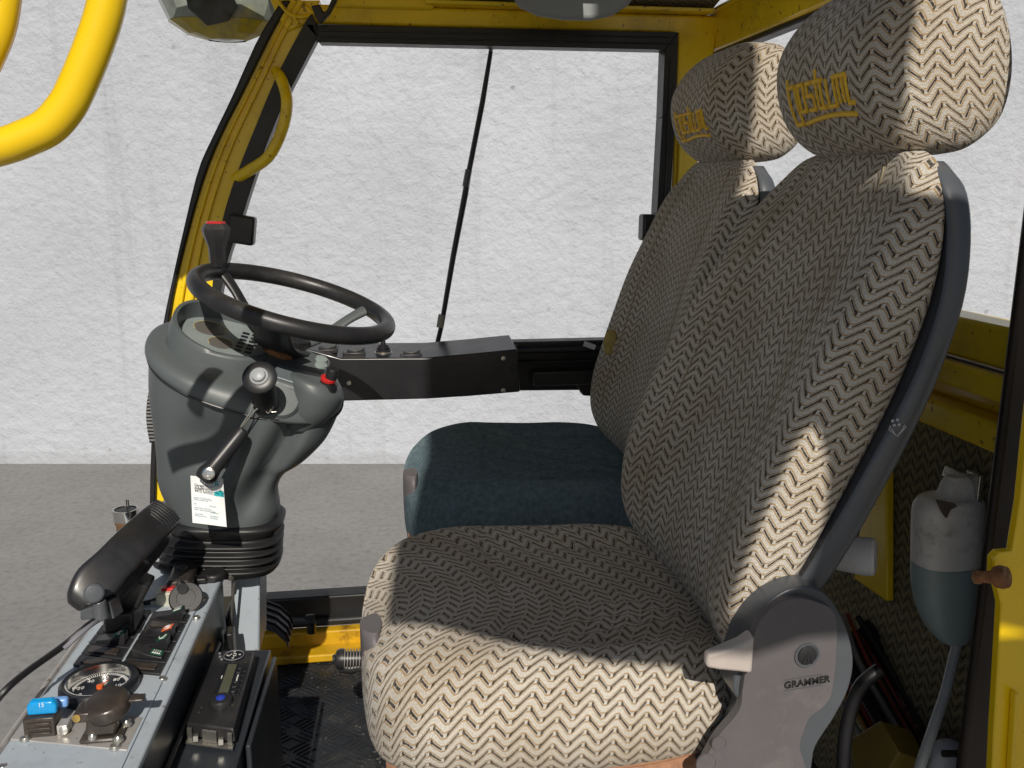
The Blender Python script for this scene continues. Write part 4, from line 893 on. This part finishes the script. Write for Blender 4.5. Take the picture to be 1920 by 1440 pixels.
# telephone handset on its cradle
ph=thing('phone_handset',(-.40,1.2,CZ),'glossy black phone handset with ribbed earpiece standing in its console cradle','phone')
TLp,BLp=at(318,952,Y=1.30),at(152,1118,Y=1.14)
ax=(BLp-TLp); ln=ax.length; axn=ax.normalized(); side=V((1,.25,-.55)); side=(side-axn*side.dot(axn)).normalized(); nor=axn.cross(side)
if nor.z<0: nor=-nor
secs=[]
for f,wd,th,off in ((-.02,.012,.007,-.004),(.0,.022,.010,-.002),(.12,.026,.013,.002),(.3,.0265,.012,.012),(.5,.027,.011,.016),(.68,.027,.0105,.012),(.85,.029,.011,.003),(.97,.020,.010,-.006),(1.02,.010,.006,-.011)):
    c=TLp+ax*f+nor*off-nor*.01
    secs.append([c+side*wd*ca+nor*th*sa for ca,sa in [(math.copysign(abs(math.cos(q))**.5,math.cos(q)),math.copysign(abs(math.sin(q))**.55,math.sin(q))) for q in [2*math.pi*j/20 for j in range(20)]]])
GLOSS=mat('gloss_black_plastic',(.02,.02,.022),.36,var=.2,scale=30,coat=.3,dirt=(.07,.065,.06),dirt_amt=.35)
m_=MB(); m_.loft(secs,n=40,m=40); hs=m_.build('handset',GLOSS,ph,sharp=70)
m_=MB()
for k in range(9):
    f=.02+.026*k; c=TLp+ax*f+nor*(.004+.0035*min(1,f*8)-.002); m_.tube([c-side*.022-nor*.004,c-side*.010+nor*.0015,c+side*.010+nor*.0015,c+side*.022-nor*.004],.0022,6)
m_.build('ear_rib',GLOSS,hs)
m_=MB(); c0=TLp+ax*.10-nor*.032+side*.010; c1=TLp+ax*.80-nor*.036+side*.010
m_.loft([[c+side*wd*ca+nor*th*sa for ca,sa in [(math.copysign(abs(math.cos(q))**.6,math.cos(q)),math.copysign(abs(math.sin(q))**.6,math.sin(q))) for q in [2*math.pi*j/20 for j in range(20)]]] for c,wd,th in ((c0,.016,.010),(c0.lerp(c1,.1),.024,.016),(c0.lerp(c1,.4),.028,.014),(c0.lerp(c1,.55),.030,.020),(c0.lerp(c1,.9),.030,.020),(c1,.024,.014))],n=36,m=30); m_.build('cradle',BLACKP,ph,sharp=60)
m_=MB(); m_.lathe(at(176,1112,Y=1.115),(.3,-.9,.3),[(.0125,-.012),(.0125,.004),(.0115,.006),(.001,.007)],24); m_.tube([at(186,1125,Y=1.12),at(190,1160,Y=1.12)],[.008,.010],10); m_.prism([at(x,y,Y=1.13) for x,y in ((150,1145),(205,1128),(215,1160),(150,1163))],(0,.04,-.01)); m_.build('pivot_clamp',SHELL,ph,bevel=.002)
m_=MB(); m_.box((-.385,1.24,CZ+.02),(.04,.06,.04)); m_.box(at(245,1105,Y=1.25),(.045,.04,.05),Matrix.Rotation(R(30),3,'Y')); m_.build('cradle_foot',BLACKP,ph,bevel=.004)
m_=MB(); m_.tube([at(x,y,Y=1.31) for x,y in ((268,1052),(285,1020),(298,1012),(302,1000))],.0008,5,smooth=12); m_.build('brass_wire',mat('brass_wire',(.5,.36,.1),.3,metal=.9),ph)
cb=thing('coiled_cable',(-.42,1.1,CZ),'thin black cable running from the phone over the console edge','cable')
m_=MB(); m_.tube([at(300,1118,Z=CZ+.012),at(285,1128,Z=CZ+.006),at(230,1140,Z=CZ+.012),at(180,1162,Y=1.12),at(120,1210,Y=1.08),at(50,1260,Y=1.03),at(5,1300,Y=1.0),at(-30,1350,Y=1.0),at(-60,1420,Y=1.0)],.0042,8,smooth=50); m_.build('cable_run',WIREB,cb)
m_=MB(); m_.tube([at(240,1140,Z=CZ+.018),at(180,1166,Y=1.11),at(120,1216,Y=1.07)],.003,8,smooth=16); m_.build('second_strand',WIRES,cb)
# chrome lighter-like cup on a post
lt=thing('lighter_socket',(-.44,1.5,-.60),'small copper and chrome lighter socket upright behind the phone','lighter socket')
m_=MB(); c=at(239,995,Y=1.52); m_.lathe(c,(0,0,1),[(.0175,-.09),(.0175,.012),(.019,.014),(.0195,.020),(.0175,.020),(.0165,-.01)],22); m_.build('copper_sleeve',COPPER,lt)
m_=MB(); m_.lathe(c,(0,0,1),[(.0198,.020),(.0205,.022),(.0205,.040),(.0185,.040),(.0175,.022),(.001,.0225)],22); m_.build('chrome_ring',CHROME,lt)
m_=MB(); m_.lathe(c,(0,0,1),[(.0178,.030),(.0178,.0385),(.001,.039)],22); m_.tube([c+V((.003,0,.038)),c+V((.003,0,.056)),c+V((.006,0,.056)),c+V((.006,0,.04))],.0012,6); m_.build('lighter_plug',BLACKP,lt)
# radio box and radio
rb_=thing('radio_box',(-.24,1.15,-1.11),'dark sheet steel radio housing fixed on the console flank','radio housing')
def rz(px,py,h=0): return at(px,py,Z=-.70+h)
A0,A1,A2,A3=(-.292,.985),(-.206,.985),(-.196,1.33),(-.282,1.34)
m_=MB(); m_.hexa(*[[V((x,y,z)) for x,y in (A0,A1,A2,A3)] for z in (-.86,-.716)]); m_.build('housing',STEELD,rb_,bevel=.003)
m_=MB(); m_.hexa(*[[V((x,y,z)) for x,y in ((-.199,1.07),(-.192,1.07),(-.184,1.30),(-.191,1.30))] for z in (-.90,-.712)]); m_.build('side_plate',STEELD,rb_,bevel=.003)
m_=MB(); m_.hexa(*[[V((x,y,z)) for x,y in ((-.195,.86),(-.14,.86),(-.134,1.12),(-.19,1.12))] for z in (-1.0,-.80)]); m_.hexa(*[[V((x,y,z)) for x,y in ((-.139,.86),(-.136,.86),(-.130,1.12),(-.133,1.12))] for z in (-1.0,-.793)],mat=1); m_.build('lower_pedestal',[BLKPAINT,YEL],rb_,bevel=.002)
ra=thing('car_radio',(-.245,1.2,-.716),'black car radio face with blue centred knob and olive display','radio')
rc=[rz(402,1220,.012),rz(480,1220,.012),rz(440,1368,.012),rz(346,1356,.012)]
def rr_(u,v,h=0): return (rc[0].lerp(rc[1],u)).lerp(rc[3].lerp(rc[2],u),v)+V((0,0,h))
m_=MB(); 
m_.hexa([rr_(0,0,-.02),rr_(1,0,-.02),rr_(1,1,-.02),rr_(0,1,-.02)],[rr_(.03,.01),rr_(.97,.01),rr_(.97,.99),rr_(.03,.99)]); face=m_.build('radio_face',BLACKP,ra,bevel=.003,seg=3)
m_=MB(); a4=[rr_(.36,.20,.0002),rr_(.72,.20,.0002),rr_(.74,.64,.0002),rr_(.36,.64,.0002)]; m_.hexa(a4,[p+V((0,0,.0012)) for p in a4]); m_.build('display_surround',DIALB,face,bevel=.0005)
m_=MB(); a4=[rr_(.46,.22,.0015),rr_(.66,.22,.0015),rr_(.66,.62,.0015),rr_(.46,.62,.0015)]; m_.hexa(a4,[p+V((0,0,.0008)) for p in a4]); m_.build('display',LCD,face)
m_=MB(); kc2=rr_(.58,.73); m_.lathe(kc2,(0,0,1),[(.0155,0),(.0155,.006),(.014,.009),(.007,.0095)],26); kb=m_.build('volume_knob',BLACKP,face)
m_=MB(); m_.lathe(kc2+V((0,0,.009)),(0,0,1),[(.0065,0),(.006,.0015),(.001,.0022)],18); m_.build('knob_centre',mat('blue_knob',(.02,.05,.42),.25),kb)
m_=MB(); dcx=rr_(.52,.095); m_.lathe(dcx,(0,0,1),[(.0155,0),(.0155,.002),(.0135,.003),(.001,.003)],24); pad=m_.build('button_pad',DIALB,face)
m_=MB(); m_.tube([dcx+V((.0145*math.cos(a),.0145*math.sin(a),.003)) for a in [2*math.pi*k/24 for k in range(24)]],.0006,5,closed=True); m_.build('pad_ring',WIRES,pad)
m_=MB()
for a in range(4): m_.box(dcx+V((.009*math.cos(a*math.pi/2),.009*math.sin(a*math.pi/2),.0036)),(.003,.0016,.0006))
m_.tube([dcx+V((.004*math.cos(x_),.004*math.sin(x_),.0036)) for x_ in [R(q) for q in range(-90,91,20)]]+[dcx+V((0,.004,.0036)),dcx+V((0,-.004,.0036))],.0005,5); m_.tube([dcx+V((-.007,-.003,.0036)),dcx+V((-.003,.004,.0036))],.0005,5); m_.build('pad_mark',WHITEI,pad)
for k in range(6):
    v=.26+.062*k; m_=MB(); a4=[rr_(.80,v,.0003),rr_(.90,v,.0003),rr_(.90,v+.048,.0003),rr_(.80,v+.048,.0003)]; m_.hexa(a4,[p+V((0,0,.0016)) for p in a4]); bo=m_.build('preset_button',DIALB,face,bevel=.0005)
    text('preset_number',str(k+1),.006,frame(rr_(.78,v+.022,.0021),rr_(.78,v,0)-rr_(.78,v+.1,0),rr_(.7,v,0)-rr_(.8,v,0)),WIRES,bo,depth=.0001)
m_=MB(); a4=[rr_(.745,.36,.0016),rr_(.775,.36,.0016),rr_(.775,.44,.0016),rr_(.745,.44,.0016)]; m_.hexa(a4,[p+V((0,0,.0004)) for p in a4]); a4=[rr_(.40,.38,.0016),rr_(.425,.38,.0016),rr_(.425,.42,.0016),rr_(.40,.42,.0016)]; m_.hexa(a4,[p+V((0,0,.0004)) for p in a4]); m_.build('face_print',WHITEI,face)
for u,v in ((.16,.05),(.2,.10),(.26,.14),(.83,.17),(.22,.80),(.2,.86),(.36,.72),(.78,.72),(.84,.74)):
    m_=MB(); a4=[rr_(u-.03,v-.012,.0003),rr_(u+.03,v-.012,.0003),rr_(u+.03,v+.012,.0003),rr_(u-.03,v+.012,.0003)]; m_.hexa(a4,[p+V((0,0,.0013)) for p in a4]); m_.build('small_button',WIRES if (u<.3 and v<.2) else BROWNP,face,bevel=.0005)
m_=MB()
for u0,u1 in ((.06,.15),(.36,.64),(.86,.95)): a4=[rr_(u0,1.01,-.02),rr_(u1,1.01,-.02),rr_(u1,1.01,-.004),rr_(u0,1.01,-.004)]; m_.hexa(a4,[p+V((0,-.004,0)) for p in a4])
a4=[rr_(.04,1.0,-.0225),rr_(.97,1.0,-.0225),rr_(.97,1.06,-.0225),rr_(.04,1.06,-.0225)]; m_.hexa(a4,[p+V((0,0,.002)) for p in a4])
for u0 in (.24,.74): m_.box(rr_(u0,1.04,-.014),(.006,.006,.008))
m_.build('mounting_cage',ZINC,ra)
m_=MB(); m_.tube([V((-.286,1.0,-.70)),V((-.276,1.33,-.70))],.004,8); m_.build('radio_trim',BLACKP,ra)
m_=MB(); m_.lathe(V((-.29,.984,-.70)),(0,-1,0),[(.012,0),(.012,.008),(.006,.009)],12); m_.build('corner_bolt',ZINC,rb_)
# hinge pieces on the console flank
m_=MB(); m_.box(at(432,1207,Y=1.40),(.014,.03,.05)); m_.box(at(393,1208,Y=1.38),(.010,.02,.03)); m_.build('flank_clip',BLACKP,con,bevel=.002)
m_=MB(); m_.lathe(at(393,1212,Y=1.36),(0,-1,0),[(.008,0),(.008,.006),(.001,.007)],12); m_.build('flank_screw',ZINC,con); m_=MB(); m_.tube([at(440,1085,Y=1.43),at(432,1180,Y=1.43)],.0025,6); m_.build('flank_bead',ZINC,con); m_=MB(); m_.lathe(at(432,1082,Y=1.42),(1,-1,.3),[(.006,0),(.006,.003),(.001,.004)],10); m_.build('flank_screw',ZINC,con)

# ------------------------------------------------------------------ floor items
pe=thing('accelerator_pedal',(-.26,1.85,-1.11),'dark ribbed accelerator pedal beside the column foot','pedal')
m_=MB(); pp_=[(440,1138),(487,1146),(520,1158),(540,1176),(545,1190)]; C=[at(x,y,Y=1.86) for x,y in pp_]
for i in range(4): 
    a,b_=C[i],C[i+1]; m_.hexa([a+V((0,-.05,-.012)),b_+V((0,-.05,-.012)),b_+V((0,.05,-.012)),a+V((0,.05,-.012))],[a+V((0,-.05,.004)),b_+V((0,-.05,.004)),b_+V((0,.05,.004)),a+V((0,.05,.004))])
pad_=m_.build('pedal_pad',mat('pedal_rubber',(.05,.055,.075),.5),pe,bevel=.003)
m_=MB()
for k in range(4): m_.tube([p+V((0,-.042+.028*k,.006)) for p in C],.003,6)
m_.build('pedal_rib',RUBBER,pad_)
m_=MB(); m_.tube([at(530,1162,Y=1.98),at(578,1163,Y=1.98)],.006,8); m_.tube([at(528,1157,Y=1.99),at(540,1157,Y=1.99)],.004,8); m_.build('pedal_rod',SHELL,pe)
m_=MB(); m_.lathe(at(583,1164,Y=1.98),(1,0,0),[(.014,-.012),(.016,-.008),(.016,.008),(.010,.010)],12); m_.tube([at(584,1168,Y=1.97),at(584,1186,Y=1.97)],.011,8); m_.build('rod_joint',BLACKP,pe)
hbk=thing('brake_lever',(.0,1.55,-1.0),'ribbed black brake lever grip pointing forward under the near cushion','lever')
m_=MB(); a=at(628,1236,Y=1.5); b_=at(720,1234,Y=1.5); d=b_-a
m_.tube([a-d*.05,a,a+d*.04,a+d*.1,a+d*.18],[.008,.009,.017,.019,.019],16); m_.tube([a+d*.1+V((0,0,-.016)),a+d*.3+V((0,0,-.020)),a+d*.6+V((0,0,-.014)),a+d*.8+V((0,0,-.020)),b_+V((0,0,-.016))],.010,12); m_.tube([a+d*.15,b_+d*.4],.014,12); m_.build('grip_core',BLACKP,hbk)
m_=MB(); 
for k in range(14): 
    c=a+d*(.2+.06*k); m_.lathe(c,d,[(.016,-.0012),(.0185,-.0008),(.0185,.0008),(.016,.0012)],18)
m_.build('grip_rib',mat('rib_grey',(.20,.19,.18),.4),hbk)

# ------------------------------------------------------------------ behind the near seat: jug, hose, cables, lower container
jg=thing('washer_jug',(.74,1.06,-.64),'dirty white plastic washer jug with blue fluid hung on the rear lining','jug')
def jring(y,x0,x1,dep): 
    a,b_=at(x0,y,Y=1.06),at(x1,y,Y=1.06); c=(a+b_)/2; r_=(b_-a).length/2
    return [c+V((r_*math.copysign(abs(math.cos(q))**.8,math.cos(q)),dep*math.copysign(abs(math.sin(q))**.8,math.sin(q)),0)) for q in [2*math.pi*k/24 for k in range(24)]]
m_=MB(); m_.loft([jring(1053,1716,1830,.034),jring(1010,1716,1835,.034),jring(960,1718,1838,.034),jring(945,1722,1838,.033),jring(932,1735,1834,.03),jring(925,1760,1826,.02),jring(905,1768,1822,.015),jring(892,1776,1812,.010)],n=40,m=40); m_.build('jug_body',POLY,jg)
m_=MB(); m_.loft([jring(1203,1775,1805,.010),jring(1198,1760,1812,.018),jring(1170,1738,1820,.026),jring(1130,1722,1824,.032),jring(1090,1716,1828,.034),jring(1052.5,1716,1830,.034)],n=40,m=30); 
for v_ in m_.v: v_.z+=-.03*(v_.x-.72)*(1 if v_.z>-.52 else 0)
m_.build('jug_fluid',FLUID,jg)
m_=MB(); m_.box(at(1800,892,Y=1.08),(.035,.03,.016),Matrix.Rotation(R(15),3,'Y')); m_.box(at(1826,912,Y=1.05),(.008,.03,.04)); m_.build('hanger_bracket',ZINC,jg,bevel=.002)
m_=MB(); m_.prism([at(x,y,Y=1.024) for x,y in ((1757,938),(1792,945),(1795,950),(1783,955),(1775,972),(1768,962))],(0,.004,0)); m_.build('grime_stain',mat('dried_grime',(.13,.105,.09),.8,var=.3,scale=90),jg)
ho=thing('clear_hose',(.73,1.08,-.9),'cloudy clear hose dropping from the jug to the floor','hose')
m_=MB(); m_.tube([at(x,y,Y=yy) for x,y,yy in ((1798,1195,1.06),(1788,1235,1.05),(1772,1300,1.03),(1745,1380,1.0),(1722,1450,.98),(1715,1520,.98))],.0075,12,smooth=30); m_.build('hose_run',HOSE,ho)
lc=thing('white_canister',(.70,1.0,-.86),'small rounded white canister low behind the near seat','canister')
m_=MB(); c=at(1775,1425,Y=1.03); m_.loft([[c+V((r_*math.cos(q),r_*.8*math.sin(q),z)) for q in [2*math.pi*k/20 for k in range(20)]] for z,r_ in ((-.08,.026),(-.03,.028),(.008,.027),(.022,.022),(.030,.010))],n=32,m=24); m_.build('canister_body',WHITEP,lc)
m_=MB(); m_.tube([at(1768,1413,Y=.99),at(1796,1413,Y=.99)],.005,10); m_.build('canister_spout',BROWNP,lc)
cbs=[('cable_grey',WIRES,'thick grey cable bundle lying behind the near seat'),('cable_red',WIRER,'dark red cable among the cables behind the near seat'),('cable_brown',WIREO,'brown cable slanting behind the near seat')]
bundle=thing('cable_bundle',(.68,1.3,-.95),'tangled bundle of grey, red and brown cables behind the near seat','cable bundle')
for k in range(34):
    m_=MB(); o=random.uniform(-60,75); y0=random.uniform(-45,45); mt=[WIRES,WIREB,WIREB,WIRER,WIREB,WIREO,WIREB][k%7]
    pts=[at(1590+o*.6,1190+y0+o*.2,Y=1.30),at(1625+o,1270+y0,Y=1.24),at(1670+o,1350+y0,Y=1.18),at(1720+o,1440+y0,Y=1.10),at(1750+o,1520+y0,Y=1.06)]
    m_.tube(pts,random.uniform(.003,.0065),8,smooth=24); m_.build('cable',mt,bundle)
lp=thing('corrugated_hose',(.66,1.15,-.95),'looped black hose standing in front of the cable bundle','hose')
m_=MB(); m_.tube([at(x,y,Y=1.05) for x,y in ((1650,1255),(1615,1285),(1596,1330),(1584,1390),(1580,1460))],.010,10,smooth=30); m_.build('loop_hose',WIREB,lp)
# tyre-like rubber boot on the pillar behind the column
bt=thing('ribbed_boot',(-.5,2.05,-.43),'black ribbed rubber boot on the pillar behind the column','rubber boot')
m_=MB(); 
for k in range(16):
    y=728+k*6.5; m_.tube([at(281-2*math.sin(k/15*math.pi)*3,y,Y=2.04),at(300,y,Y=2.04)],.006,8)
m_.build('boot_rib',RUBBER,bt)
